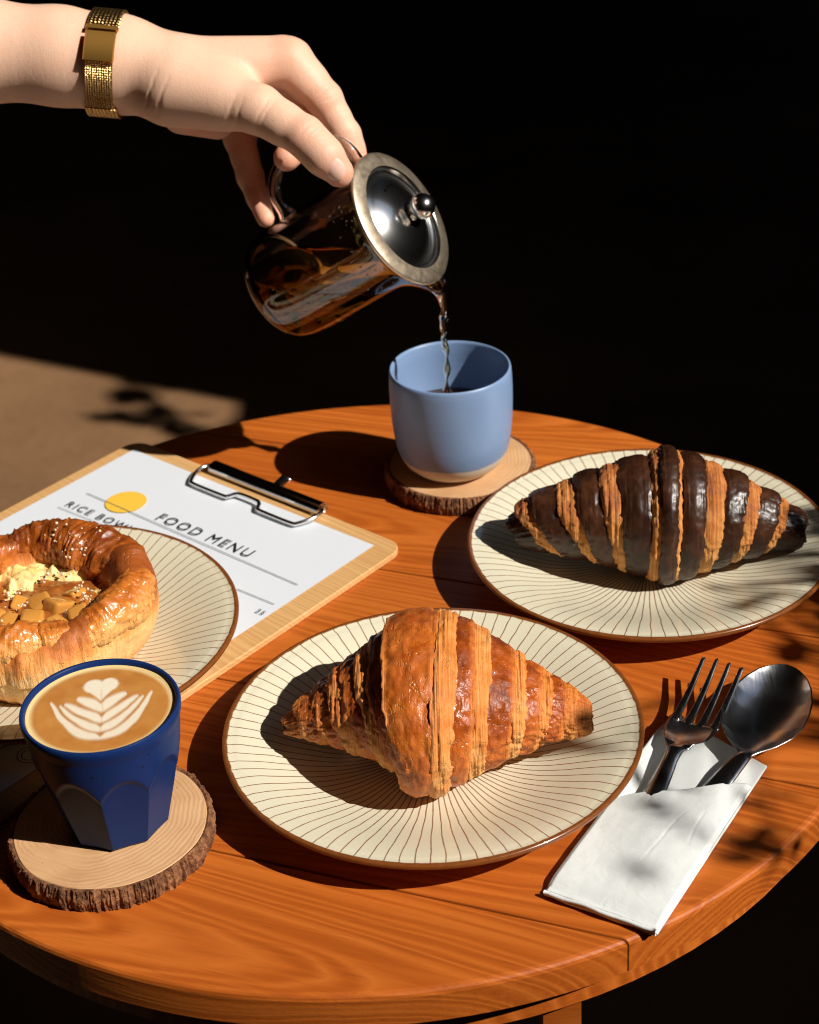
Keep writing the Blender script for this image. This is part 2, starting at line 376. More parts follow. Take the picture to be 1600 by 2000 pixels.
tag(box('sky_blocker_right', (WX, -3.5, FLOOR), (WX+.12, -.902, 3.2), M_BLOCKER), 'unseen tall dark wall added on the right to shut off sky', kind='structure')  # added out of view to narrow the open strip of sky
tag(box('sun_blocker_high', (WX, -.90, FLOOR), (WX+.12, .70, 1.42), M_BLOCKER), 'unseen dark wall added beside the table to shade the floor', kind='structure')  # added occluder, height set to keep the near floor dark
tag(box('sun_blocker_low', (WX, .702, FLOOR), (WX+.12, 1.548, 1.20), M_BLOCKER), 'unseen lower dark wall added beside the table to shade the floor', kind='structure')  # added occluder, lower so sun still reaches the floor patch
tag(box('sky_blocker_top', (-4.0, -3.5, 2.0), (1.15, 9.0, 2.1), M_BLOCKER), 'unseen dark slab added above the table to block the sky', kind='structure')  # put in out of view to cut off sky light from above
tag(box('sky_blocker_back', (-4.0, 9.0, FLOOR), (WX, 9.1, 2.1), M_BLOCKER), 'unseen dark wall added far behind the table to block the sky', kind='structure')  # added shell wall, keeps horizon sky off the floor
tag(box('sky_blocker_left', (-4.1, -3.5, FLOOR), (-4.0, 9.0, 2.1), M_BLOCKER), 'unseen dark wall added on the left to block the sky', kind='structure')  # added like the one behind, closes the left side to sky
tag(box('sky_blocker_front', (-4.0, -3.6, FLOOR), (WX, -3.5, 2.1), M_BLOCKER), 'unseen dark wall added behind the viewer to block the sky', kind='structure')  # added to close the camera side against sky light
tag(box('sun_blocker_tall', (WX, 1.55, FLOOR), (WX+.14, 9.0, 5.0), M_BLOCKER), 'unseen tall dark wall added to shade the floor behind the table', kind='structure')  # added occluder, its near edge draws the shadow line on the floor

# ------------------------------------------------------------------ table
TC = np.array([-.02801, .84730]); TR = .27812; TT = .020
ANG = math.radians(-22); ed = np.array([math.cos(ANG), math.sin(ANG)]); en = np.array([-math.sin(ANG), math.cos(ANG)])
table = empty('round_table', (TC[0], TC[1], FLOOR), 0, 'round orange-brown wooden plank table under the plates and cups', 'table')
vc = TC@en
seams = [vc-1, .582, .710, .838, .966, vc+1]
def ring_pts(v0, v1, R, n=60):
    a0 = math.asin(max(-1, min(1, v0/R))); a1 = math.asin(max(-1, min(1, v1/R)))
    a = np.linspace(a0, a1, n)
    return np.vstack([np.c_[R*np.cos(a), R*np.sin(a)], np.c_[-R*np.cos(a[::-1]), R*np.sin(a[::-1])]])
for k in range(5):
    g = .00035 if k != 2 else .0006
    wob = RNG.normal(0, .0001)
    loops = []
    for z, i in ((-TT, .0015), (-TT+.0015, 0), (-.0030, 0), (-.0014, .0005), (-.0004, .0014), (wob, .0028)):
        v0 = seams[k]-vc+g+i*.18 if k > 0 else -TR+i; v1 = seams[k+1]-vc-g-i*.18 if k < 4 else TR-i
        q = ring_pts(v0, v1, TR-i); loops.append(np.c_[q, np.full(len(q), z)])
    n = len(loops[0]); V = np.vstack(loops)
    Fc = [tuple(f) for f in grid_faces(len(loops), n, False, True)]
    Fc.append(tuple(range((len(loops)-1)*n, len(loops)*n))); Fc.append(tuple(range(n))[::-1])
    V[:, 2] -= FLOOR; vm = (max(seams[k], vc-TR)+min(seams[k+1], vc+TR))/2-vc; V[:, 1] -= vm
    o = mesh_obj('plank', V, Fc, M_TABLE, table, smooth=False, loc=(en[0]*vm, en[1]*vm, 0), rot=(0, 0, ANG))
    V0 = np.array([p.normal[:] for p in o.data.polygons])
    for i, p in enumerate(o.data.polygons): p.use_smooth = False
# under-frame: ring apron, cross battens, legs
prof = [(.236, -TT-.001), (.266, -TT-.001), (.266, -TT-.0205), (.236, -TT-.0205), (.236, -TT-.001)]
lathe('apron', [(r, z-FLOOR) for r, z in prof], 96, M_TABLE, table, smooth=False)
def leg_box(x, y, hw, z0, z1, name='leg'):
    o = box(name, (x-hw-TC[0], y-hw-TC[1], z0-FLOOR), (x+hw-TC[0], y+hw-TC[1], z1-FLOOR), M_TABLE, table)
for (x, y) in ((.0567, .6135), (-.13, 1.05), (.09, 1.06)): leg_box(x, y, .0088, FLOOR, -TT-.0208)

# ------------------------------------------------------------------ plates
def plate(loc, rz, label):
    t = empty('dinner_plate', loc, rz, label, 'plate', 'striped dinner plates')
    def zt(r):
        r = np.asarray(r, float); return .0052+.0148*sstep(.042, .1085, r)+.0020*np.clip((r-.03)/.075, 0, 1)
    rs = np.r_[0.0001, np.linspace(.006, .099, 40)]
    prof = [(r, float(zt(r))) for r in rs]+[(.1012, .02105), (.1030, .0219), (.1043, .0220), (.1050, .0212), (.1049, .0199), (.1035, .0184)]
    prof += [(r, float(zt(r))-.0042) for r in np.linspace(.1005, .060, 18)]+[(.058, .0006), (.0565, 0), (.0545, .0002), (.053, .0016), (.0001, .0014)]
    lathe('dish', prof, 160, M_PLATE, t); return t
PC = np.array([.00517, .72896]); PR = np.array([.13729, .89542]); PL = np.array([-.20145, .83346])
plate((*PC, .0002), 0.02, 'cream brown-striped plate under the plain golden croissant')
plate((*PR, .0002), 0.5, 'cream brown-striped plate under the chocolate-banded croissant')
plate((*PL, .0052), 1.1, 'cream brown-striped plate under the round fruit pastry, on the menu')

# ------------------------------------------------------------------ croissants
def band(name, parent, mat, x0, x1, Rin, Rout, lipin, lipout, prm, seed, toast=0., lam=(.2, .25), tip=None, ns=44, nt=190, skew=.0):
    """one wrap of dough: a thick ribbon round the axis, proud of its outer neighbour, its edges rolled in"""
    ry, rz, zc, flo = prm['ry'], prm['rz'], prm['zc'], prm['flo']
    th = np.linspace(0, 2*np.pi, nt, endpoint=False)
    # s runs: rolled-in edge, face, rolled-in edge
    s = np.linspace(0, 1, ns); S, TH = np.meshgrid(s, th, indexing='ij')
    sk0, sk1 = skew if isinstance(skew, tuple) else (skew, skew)
    tear = .0011*fbm(np.cos(TH)*16+seed, np.sin(TH)*16, 0, 3, seed+60)
    wb = tear+.0028*fbm(np.cos(TH)*1.7+seed, np.sin(TH)*1.7, 3.1*seed, 3, seed)+sk0*np.sin(TH)
    wb2 = tear+.0028*fbm(np.cos(TH)*1.7+seed+9, np.sin(TH)*1.7, 1.7*seed, 3, seed+5)+sk1*np.sin(TH)
    edge = .10
    t = np.clip((S-edge)/(1-2*edge), 0, 1)
    X = (x0+wb)*(1-t)+(x1+wb2)*t
    Rf = Rin*(1-t)+Rout*t
    Rf = Rf+prm.get('bulge', .045)*np.sin(np.pi*t)*(Rin+Rout)*.5
    # edges: roll towards the axis
    e0 = np.clip((edge-S)/edge, 0, 1); e1 = np.clip((S-1+edge)/edge, 0, 1)
    Rf = Rf-lipin*(1-np.sqrt(np.clip(1-np.clip(e0*1.0, 0, 1)**2, 0, 1)))-lipout*(1-np.sqrt(np.clip(1-e1**2, 0, 1)))
    shoulder = .018*np.exp(-((t-1)/.10)**2)*(lipout > .05)+.018*np.exp(-(t/.10)**2)*(lipin > .05)
    Rf = Rf-shoulder*.8
    if tip is not None:
        Rf = Rf*np.where(tip > 0, 1, 1)
    A = X*38; lump = fbm(A, np.cos(TH)*1.6+seed, np.sin(TH)*1.6, 4, seed+20)
    strk = fbm(X*640, TH*1.2+seed, 0, 3, seed+30)
    fine = fbm(X*330, np.cos(TH)*9, np.sin(TH)*9, 3, seed+40)
    lm = np.clip(np.exp(-(t/lam[0])**2)*(lipin > .05)+np.exp(-((1-t)/lam[1])**2)*(lipout > .05)+prm.get('lam0', 0), 0, 1)
    rg = prm.get('rg', 1.0); disp = .044*lump*rg+.026*fine*rg+.026*strk*(.10+lm)
    Rf = Rf+disp*np.clip(Rf*3, .2, 1)*(1-.5*np.maximum(e0, e1))
    Y = -ry*Rf*np.cos(TH); Z = zc+rz*Rf*np.sin(TH)*np.where(np.sin(TH) > 0, 1, .95)
    Z = Z-prm.get('droop', 0)*(np.abs(X)/prm['L'])**2
    low = flo+.0006*vnoise(X*200, Y*200, 0, seed)+prm.get('rise', 0)*np.clip(np.hypot(X, Y)/.09, 0, 1.2)**3
    Z = low+np.logaddexp(0, (Z-low)/.0016)*.0016
    X = X+prm.get('bend', 0)*(Y*0)
    Y = Y+prm.get('curve', 0)*(X/prm['L'])**2
    V = np.stack([X, Y, Z], -1).reshape(-1, 3)
    Fc = list(map(tuple, grid_faces(ns, nt, False, True)))
    uv = np.stack([X/.15, TH/(2*np.pi)], -1).reshape(-1, 2)
    tst = toast+.85*np.clip(lump, -1, 1)*.6+.35*np.clip(np.sin(TH), 0, 1)-.25*np.clip(-np.sin(TH), 0, 1)
    if tip is not None:
        Fc.append(tuple(range((ns-1)*nt, ns*nt)) if tip > 0 else tuple(range(nt))[::-1])
    return mesh_obj(name, V, Fc, mat, parent, uv=uv, attrs={'lam': lm.ravel(), 'toast': np.clip(tst, -1, 1.3).ravel()})

def build_croissant(root, bands, prm):
    for i, b in enumerate(bands):
        band(b.get('name', 'dough_wrap'), root, b.get('mat', M_CROI), b['x'][0]*prm['L'], b['x'][1]*prm['L'], b['R'][0], b['R'][1], b.get('lip', (.3, .3))[0], b.get('lip', (.3, .3))[1],
             dict(prm, lam0=b.get('lam0', 0), bulge=b.get('bulge', .04), rg=.55 if b.get('mat') is M_CHOC else 1.0), b.get('seed', i+prm['seed']), b.get('toast', 0), b.get('lam', (.25, .25)), b.get('tip'), skew=b.get('skew', 0))

cr = empty('croissant', (PC[0]+.004, PC[1]-.004, .0055), math.radians(-3), 'plain golden croissant with flaky ridges on the front striped plate', 'croissant')
PRM = dict(ry=.0555, rz=.0445, zc=.0330, flo=.0006, L=.0755, seed=11, rise=.010, droop=.012)
ENV = ([-1.02, -.92, -.80, -.66, -.54, -.40, -.30, -.22, 0, .05, .20, .30, .45, .62, .78, .90, 1.0], [.10, .19, .28, .38, .49, .64, .74, .80, .97, .89, .79, .70, .57, .41, .29, .23, .17])
def env(u): return float(np.interp(u, *ENV))
def wrap(x0, x1, side, toast, lam, lam0=0., skew=0., up=.028, **kw):
    r0, r1 = env(x0), env(x1)
    if side > 0: return dict(x=(x0-.045, x1), R=(r0+.01, r1+up), lip=(.18, .15), toast=toast, lam=lam, lam0=lam0, skew=skew, bulge=kw.pop('bulge', .022), **kw)
    return dict(x=(x0, x1+.045), R=(r0+up, r1+.01), lip=(.15, .18), toast=toast, lam=lam, lam0=lam0, skew=skew, bulge=kw.pop('bulge', .022), **kw)
B = [
 dict(x=(-1.01, -.84), R=(.11, .20), lip=(.02, .08), toast=.1, lam=(.3, .9), tip=-1, lam0=.4, skew=-.002, bulge=.10),
 wrap(-.90, -.74, -1, .0, (.35, .1), .1, -.004), wrap(-.76, -.62, -1, .1, (.25, .1), 0, -.006), wrap(-.63, -.53, -1, -.05, (.6, .6), .25, -.007),
 wrap(-.54, -.42, -1, .15, (.25, .1), 0, -.008), wrap(-.43, -.36, -1, -.05, (.6, .6), .25, -.008), wrap(-.37, -.26, -1, .15, (.25, .1), 0, -.007),
 dict(x=(-.285, -.005), R=(.905, .935), lip=(.36, .26), toast=.02, lam=(.05, .18), skew=(-.005, .004), bulge=.06),
 wrap(-.01, .085, 1, -.12, (.6, .6), .30, .004), wrap(.08, .20, 1, .25, (.1, .18), 0, .004, bulge=.03), wrap(.195, .30, 1, -.12, (.5, .6), .25, .003),
 wrap(.295, .46, 1, .25, (.1, .16), 0, .003, bulge=.035), wrap(.455, .53, 1, -.1, (.6, .6), .3, .003), wrap(.525, .64, 1, .15, (.1, .2), .05, .003),
 wrap(.635, .70, 1, -.1, (.6, .6), .3, .003), wrap(.695, .80, 1, .2, (.1, .2), .05, .002), wrap(.795, .88, 1, -.05, (.5, .6), .25, .001),
 dict(x=(.83, .985), R=(.255, .15), lip=(.08, .07), toast=.35, lam=(.3, .9), tip=1, lam0=.4, bulge=.16),
]
build_croissant(cr, B, PRM)

cc = empty('croissant', (PR[0]+.0005, PR[1]-.003, .0055), math.radians(-5), 'croissant striped with dark chocolate bands on the back right plate', 'croissant')
PRM2 = dict(ry=.0375, rz=.0390, zc=.0305, flo=.0008, L=.0835, seed=51, rise=.012, droop=.010)
K = 'chocolate_wrap'
B2 = [
 dict(x=(-.93, -.72), skew=-0.0040, R=(.27, .42), mat=M_CHOC, name=K, tip=-1, lip=(.04, .12), lam=(.1, .1)),
 dict(x=(-.78, -.63), skew=-0.0120, R=(.46, .50), mat=M_LAM, lip=(.2, .2), lam=(.6, .6), lam0=.4),
 dict(x=(-.69, -.47), skew=-0.0120, R=(.55, .60), mat=M_CHOC, name=K, lip=(.2, .2)),
 dict(x=(-.52, -.37), skew=-0.0117, R=(.63, .66), mat=M_LAM, lip=(.2, .2), lam=(.6, .6), lam0=.4),
 dict(x=(-.43, -.24), skew=-0.0088, R=(.72, .76), mat=M_CHOC, name=K, lip=(.2, .2)),
 dict(x=(-.29, -.15), skew=-0.0058, R=(.79, .83), mat=M_LAM, lip=(.2, .2), lam=(.6, .6), lam0=.4),
 dict(x=(-.20, .02), skew=-0.0024, R=(.87, .91), mat=M_CHOC, name=K, lip=(.2, .2)),
 dict(x=(-.03, .055), skew=0.0010, R=(.93, .98), mat=M_LAM, lip=(.2, .2), lam=(.6, .6), lam0=.4),
 dict(x=(.03, .155), skew=0.0010, R=(1.05, 1.03), mat=M_CHOC, name=K, lip=(.28, .28)),
 dict(x=(.13, .185), skew=0.0010, R=(.98, .96), mat=M_LAM, lip=(.2, .2), lam=(.6, .6), lam0=.4),
 dict(x=(.165, .32), skew=0.0029, R=(.97, .93), mat=M_CHOC, name=K, lip=(.2, .2)),
 dict(x=(.29, .435), skew=0.0043, R=(.85, .80), mat=M_LAM, lip=(.2, .2), lam=(.6, .6), lam0=.4),
 dict(x=(.41, .57), skew=0.0059, R=(.76, .72), mat=M_CHOC, name=K, lip=(.2, .2)),
 dict(x=(.54, .66), skew=0.0060, R=(.66, .60), mat=M_LAM, lip=(.2, .2), lam=(.6, .6), lam0=.4),
 dict(x=(.63, .79), skew=0.0060, R=(.57, .51), mat=M_CHOC, name=K, lip=(.2, .2)),
 dict(x=(.75, .85), skew=0.0060, R=(.45, .41), mat=M_LAM, lip=(.2, .2), lam=(.6, .6), lam0=.4),
 dict(x=(.81, 1.03), skew=0.0024, R=(.39, .32), mat=M_CHOC, name=K, tip=1, lip=(.12, .06), lam=(.1, .1)),
]
build_croissant(cc, B2, PRM2)

# ------------------------------------------------------------------ wood slice coasters
def coaster(x, y, R, seed, label, th=.012):
    t = empty('log_slice_coaster', (x, y, .0002), 0, label, 'coaster', 'log slice coasters')
    n = 540; a = np.linspace(0, 2*np.pi, n, endpoint=False)
    rad = R*(1+.035*fbm(np.cos(a)*1.3+seed, np.sin(a)*1.3, seed, 3, seed))
    loops = [np.c_[rad*k*np.cos(a), rad*k*np.sin(a), np.full(n, z)] for k, z in ((.002, th), (.4, th), (.8, th), (.935, th), (.943, th-.0006), (.943, .0004), (.002, .0004))]
    mesh_obj('slice', np.vstack(loops), grid_faces(len(loops), n, False, True), M_SLICE, t, smooth=False)
    nz = 20; L = []
    plate_ = fbm(np.cos(a)*30, np.sin(a)*30, seed*1.3, 4, seed+2)
    crack = np.clip((np.abs(vnoise(np.cos(a)*17, np.sin(a)*17, seed, seed+3))-.10)/.12, 0, 1)
    for j in range(nz+1):
        q = j/nz; z = q*th
        bul = .0012*np.sin(np.pi*q)
        rr = rad*.985+bul+(.0011*plate_+.0011*fbm(np.cos(a)*60, np.sin(a)*60, z*420, 4, seed+4))-(1-crack)*.0011*(1 if 0 < q < 1 else .6)
        L.append(np.c_[rr*np.cos(a), rr*np.sin(a), np.full(n, z)])
    top = th+.0002+.0004*vnoise(np.cos(a)*40, np.sin(a)*40, 1, seed)
    L.append(np.c_[rad*.962*np.cos(a), rad*.962*np.sin(a), top]); L.append(np.c_[rad*.934*np.cos(a), rad*.934*np.sin(a), np.full(n, th-.0006)])
    mesh_obj('bark', np.vstack(L), grid_faces(len(L), n, False, True), M_BARK, t, smooth=False)
    return t
coaster(-.1515, .6800, .0490, 3, 'round log slice coaster with rough bark under the dark blue coffee cup')
coaster(.0345, 1.0140, .0475, 8, 'round log slice coaster with bark under the pale blue tea cup')

# ------------------------------------------------------------------ pale blue tea cup
BC = np.array([.0300, 1.0090]); CT = .0126
cup = empty('tea_cup', (*BC, CT), 0, 'pale blue handleless cup with bare cream base, being filled with tea', 'cup')
prof_o = [(.0001, .0010), (.0190, .0010), (.0205, 0), (.0225, .0006), (.0270, .0030), (.0310, .0070), (.0338, .0120), (.0356, .0180), (.0368, .0260), (.0377, .0360), (.0381, .0460), (.0382, .0550), (.0380, .0630), (.0377, .0680), (.0373, .0695), (.0366, .0699)]
prof_i = [(.0359, .0694), (.0355, .0680), (.0356, .0600), (.0355, .0480), (.0350, .0340), (.0335, .0220), (.0300, .0120), (.0240, .0070), (.0001, .0060)]
def cup_mat():
    m = Mt('two_tone_cup'); co = m.coord(); z = m.n('SeparateXYZ', i_0=co).outputs[2]
    zz = m.math('ADD', z, m.math('MULTIPLY', m.math('SUBTRACT', m.noise(co, 30, 3), .5), .004))
    x = m.n('SeparateXYZ', i_0=co).outputs[0]; zz = m.math('SUBTRACT', zz, m.math('MULTIPLY', x, .03))
    n = m.noise(co, 30, 4, .6); sp = m.noise(co, 420, 3)
    blue = m.mix(n, (.165, .250, .425), (.205, .300, .475)); blue = m.mix(m.ramp(sp, [(.70, (0, 0, 0)), (.78, (1, 1, 1))]), blue, (.13, .21, .40))
    bare = m.mix(m.noise(co, 160, 4), (.56, .48, .37), (.70, .62, .50))
    k = m.ramp(m.math('MULTIPLY', zz, 50), [(.66, (0, 0, 0)), (.69, (1, 1, 1))])
    m.p(Base_Color=m.mix(k, bare, blue), Roughness=m.math('ADD', .62, m.math('MULTIPLY', k, -.24)))
    m.bump(m.math('ADD', m.noise(m.map(co, (18, 18, 240)), 1.0, 2), m.math('MULTIPLY', m.noise(co, 380, 3), .4)), .10, .0008); return m.m
M_CUP = cup_mat()
lathe('cup_body', prof_o+prof_i, 128, M_CUP, cup)
tea = []
nr, na = 40, 96
for i in range(nr):
    r = .0349*max(i, .01)/(nr-1); a = np.linspace(0, 2*np.pi, na, endpoint=False)
    d = np.hypot(r*np.cos(a)+.0048, r*np.sin(a)+.0035); tea.append(np.c_[r*np.cos(a), r*np.sin(a), .0375+.0007*np.sin(d*900)*np.exp(-d*150)])
tl = mesh_obj('tea_pool', np.vstack(tea), grid_faces(nr, na, False, True), M_TEADARK, cup)
M_FOAM = thin_glass('bubble_film', (.96, .95, .90), 1.45, .02, boost=1.6)
V = []; Fc = []
bm = bmesh.new()
for i in range(46):
    a = RNG.uniform(0, 6.28); d = abs(RNG.normal(0, .0055)); r = RNG.uniform(.0005, .0016)
    bmesh.ops.create_icosphere(bm, subdivisions=2, radius=r, matrix=Matrix.Translation((-.0048+d*math.cos(a)-.003, -.0035+d*math.sin(a)+.002, .0378)))
me = bpy.data.meshes.new('bubbles'); bm.to_mesh(me); bm.free(); me.materials.append(M_FOAM)
for p_ in me.polygons: p_.use_smooth = True
bo = link(bpy.data.objects.new('bubbles', me), cup); bo['kind'] = 'stuff'

# ------------------------------------------------------------------ cobalt coffee cup
DC = np.array([-.1475, .6815])
dk = empty('coffee_cup', (*DC, CT), 0, 'dark blue faceted cup of latte with leaf foam art', 'cup')
NF = 9; H = .0680
def faceted():
    n = 720; th = np.linspace(0, 2*np.pi, n, endpoint=False)
    zs = np.r_[0, .0006, .0014, np.linspace(.0024, .060, 62), .0625, .0645, .0660, .0670, .0677, .0680]
    rows = []
    for z in zs:
        q = z/H; rr = .0262+.0106*q**.62
        if z > .060: rr += .0006*sstep(.060, .0635, z)
        if z > .0655: rr -= .0009*((z-.0655)/.0025)**2
        pl = .0226+.0116*(z/.050)          # inclined flat of each facet
        da = (th+math.pi/2+1e-9) % (2*math.pi/NF)-math.pi/NF
        fac = pl/np.cos(da)
        k = .0018
        hh = np.clip(.5+.5*(fac-rr)/k, 0, 1); r = fac*(1-hh)+rr*hh-k*hh*(1-hh)
        arch = sstep(-.0016, .0026, .0470-.085*da*da-z); r = rr*(1-arch)+(r-.0003*np.cos(da*NF/2))*arch
        if z < .0014: r = r-.0012*(1-z/.0014)**1.5
        rows.append(np.c_[r*np.cos(th), r*np.sin(th), np.full(n, z)])
    for r, z in ((.0355, .0679), (.0350, .0673), (.0346, .0660), (.0343, .0630), (.0338, .055)):
        rows.append(np.c_[r*np.cos(th), r*np.sin(th), np.full(n, z)])
    rows.insert(0, np.c_[.001*np.cos(th), .001*np.sin(th), np.zeros(n)+.0003])
    return mesh_obj('cup_body', np.vstack(rows), grid_faces(len(rows), n, False, True), M_NAVY, dk)
faceted()
def latte():
    n = 300; g = np.linspace(-1, 1, n); X, Y = np.meshgrid(g, g, indexing='ij')
    # square -> disc
    rr = np.maximum(np.abs(X), np.abs(Y)); ln = np.hypot(X, Y)+1e-9
    dx, dy = X*rr/ln, Y*rr/ln
    # the art is turned a little, as poured
    ca, sa = math.cos(.10), math.sin(.10); px = dx*ca+dy*sa; py = -dx*sa+dy*ca
    w1 = .03*fbm(px*3, py*3, 0, 3, 5); w2 = .03*fbm(px*3, py*3, 4, 3, 6); x, y = (px+w1-.01)*1.16, (py+w2-.03)*1.10
    def soft(d, e=.035): return sstep(-e, e, d)
    x2 = np.abs(x)
    # heart at the top
    lob = .150-np.hypot(x2-.120, (y-.56)*.92); tri = np.minimum((y-.18)*.60-x2*.82+.005, .56-y)
    lobs = np.maximum(lob, tri)
    white = soft(lobs, .03)
    def leaf(b, wd, rise, t0, t1, pw=1.5):
        q = np.clip(x2/wd, 0, 1.5); lo = b+rise*q**pw; hi = lo+(t0*(1-q)+t1*q)*np.sqrt(np.clip(1-q**4, 0, 1))
        hi = hi-.10*np.exp(-(x2/.05)**2)*.8
        return soft(np.minimum(y-lo, hi-y), .055)*(q < 1.0)
    white = np.maximum(white, leaf(-.11, .40, .38, .30, .18, 1.25))
    white = np.maximum(white, leaf(-.36, .58, .55, .23, .18, 1.4))
    white = np.maximum(white, leaf(-.57, .66, .74, .20, .20, 2.0)*.97)
    white = np.maximum(white, leaf(-.76, .80, 1.02, .15, .34, 2.8)*.95)
    stem = soft(.012-np.abs(x-.01), .012)*(y < .45)*(y > -.6); white = white*(1-.25*stem)
    r = np.hypot(dx, dy)
    crema = np.array([.38, .125, .020]); pale = np.array([.58, .275, .070]); foam = np.array([.78, .69, .54]); edge = np.array([.74, .54, .25])
    nse = (.5+.5*fbm(px*5+w1*20, py*5, 2, 4, 9))[..., None]
    col = crema*(1-nse)+pale*nse
    arc = np.exp(-((np.hypot(x*.95, y+.05)-.86)/.10)**2)[..., None]*.35; col = col*(1-arc)+np.array([.48, .18, .03])*arc
    e = sstep(.88, .965, r)[..., None]; col = col*(1-e)+edge*e
    col = col*(1-white[..., None])+foam*white[..., None]
    V = np.stack([dx*.03445, dy*.03445, .0652+0*dx+.0004*sstep(.95, 1, r)], -1).reshape(-1, 3)
    m = Mt('latte_foam'); co = m.coord(); bb = m.ramp(m.noise(co, 2200, 2), [(.64, (1, 1, 1)), (.74, (.80, .72, .62))])
    m.p(Base_Color=m.mix(1.0, m.attr('art', 'Color'), bb, 'MULTIPLY'), Roughness=.42, Subsurface_Weight=.12, Subsurface_Radius=(.003, .002, .001))
    mesh_obj('latte_foam', V, grid_faces(n, n), m.m, dk, attrs={'art': col.reshape(-1, 3)})
latte()

# ------------------------------------------------------------------ menu on clipboard
e1 = np.array([.749, -.663]); e2 = np.array([-.663, -.749]); RZ = math.atan2(e1[1], e1[0])
TL = np.array([-.1790, 1.0833])+e1*.0; BW = .2356; BL = .330
o_ = onz(270, 862, .004)[:2]; o_ = np.array([-.1800, 1.0840])
def bxy(u, v, z=.005):      # pixel -> (s along the top edge, t down the board)
    q = onz(u, v, z)[:2]-o_; return np.array([q@e1, -(q@e2)])   # local y is up the page
cb = empty('menu_clipboard', (*o_, .0002), RZ, 'wooden clipboard with white printed food menu and steel clip', 'clipboard')
def rounded(x0, x1, y0, y1, r, n=10):
    P = []
    for cx, cy, a0 in ((x1-r, y1-r, 0), (x0+r, y1-r, 90), (x0+r, y0+r, 180), (x1-r, y0+r, 270)):
        for a in np.linspace(a0, a0+90, n): P.append((cx+r*math.cos(math.radians(a)), cy+r*math.sin(math.radians(a))))
    return np.array(P)
def slab(name, outl, zs, mat, parent):
    loops = []
    c = outl.mean(0)
    for z, i in zs:
        d = outl-c; L = np.linalg.norm(d, axis=1)[:, None]; loops.append(np.c_[outl-d/L*i, np.full(len(outl), z)])
    n = len(outl); V = np.vstack(loops); Fc = list(map(tuple, grid_faces(len(loops), n, False, True)))
    Fc.append(tuple(range((len(loops)-1)*n, len(loops)*n))); Fc.append(tuple(range(n))[::-1])
    return mesh_obj(name, V, Fc, mat, parent, smooth=False)
slab('board', rounded(-.0015, BW-.001, -BL, .0015, .012), ((0, .0006), (.0006, 0), (.0034, 0), (.0040, .0007)), M_BOARD, cb)
# paper, with a slight lift
pw, pl = .2115, .297; px0, py1 = .0085, -.0105
gx, gy = np.meshgrid(np.linspace(0, 1, 40), np.linspace(0, 1, 50), indexing='ij')
PZ = .0046+.0004*fbm(gx*2, gy*2, 0, 2, 3)+.0010*np.clip(gx-.9, 0, 1)*3*np.clip(.35-gy, 0, 1)
paper = mesh_obj('paper', np.stack([px0+gx*pw, py1-gy*pl, PZ], -1).reshape(-1, 3), grid_faces(40, 50)[:, ::-1], M_PAPER, cb)
ZT = .0056
def text(body, u0, v0, u1, v1, size, mat, sp=1.15, name='lettering'):
    a = bxy(u0, v0, ZT); b = bxy(u1, v1, ZT)
    cu = bpy.data.curves.new(name, 'FONT'); cu.body = body; cu.size = size; cu.space_character = sp; cu.materials.append(mat); cu.extrude = 0; cu.resolution_u = 4
    o = bpy.data.objects.new(name, cu); o.location = (a[0], a[1], ZT); o.rotation_euler = (0, 0, math.atan2(b[1]-a[1], b[0]-a[0])); link(o, paper)
    bpy.context.view_layer.update()
    L = np.hypot(*(b-a)); wd = o.dimensions.x
    me = bpy.data.meshes.new_from_object(o); loc, rot = o.location.copy(), o.rotation_euler.copy(); bpy.data.objects.remove(o)
    o = bpy.data.objects.new(name, me); o.location = loc; o.rotation_euler = rot; o.scale = (L/wd, (L/wd+1)/2, 1); link(o, paper)
    return o
def rule(u0, v0, u1, v1, wd=.00055, mat=M_GREYINK, z=ZT-.0001):
    a = bxy(u0, v0, ZT); b = bxy(u1, v1, ZT); d = (b-a)/np.linalg.norm(b-a); n = np.array([-d[1], d[0]])*wd/2
    mesh_obj('printed_rule', [(*(a-n), z), (*(b-n), z), (*(b+n), z), (*(a+n), z)], [(0, 1, 2, 3)], mat, paper, smooth=False)
text('FOOD MENU', 301, 1013, 481, 1087, .0118, M_INK, 1.25)
text('RICE BOWLS', 125, 987, 262, 1043, .0090, M_INK, 1.25)
text('25', 497, 1195, 512, 1201, .0055, M_GREYINK)
text('With egg', 86, 1013, 128, 1030, .0050, M_GREYINK, 1.1) if False else None
rule(170, 963, 582, 1142); rule(113, 990, 228, 1036, .0004); rule(463, 1150, 536, 1180, .0005)
c0 = bxy(246, 980, ZT)
th = np.linspace(0, 2*np.pi, 48, endpoint=False)
disc = np.c_[c0[0]+.0132*np.cos(th), c0[1]+.0132*np.sin(th), np.full(48, ZT-.0003)]
mesh_obj('yellow_dot', disc, [tuple(range(48))], M_YELLOW, paper, smooth=False)
def loopline(u, v, rs):
    c = bxy(u, v, ZT)
    for r in rs:
        P = np.c_[c[0]+r*np.cos(th), c[1]+.9*r*np.sin(th), np.full(48, ZT)]
        Q = np.c_[c[0]+(r+.0005)*np.cos(th), c[1]+(.9*r+.0005)*np.sin(th), np.full(48, ZT)]
        mesh_obj('line_drawing', np.vstack([P, Q]), grid_faces(2, 48, False, True)[:, ::-1], M_INK, paper, smooth=False)
loopline(58, 1475, (.0042, .0066)); loopline(-6, 1440, (.0095, .0105))
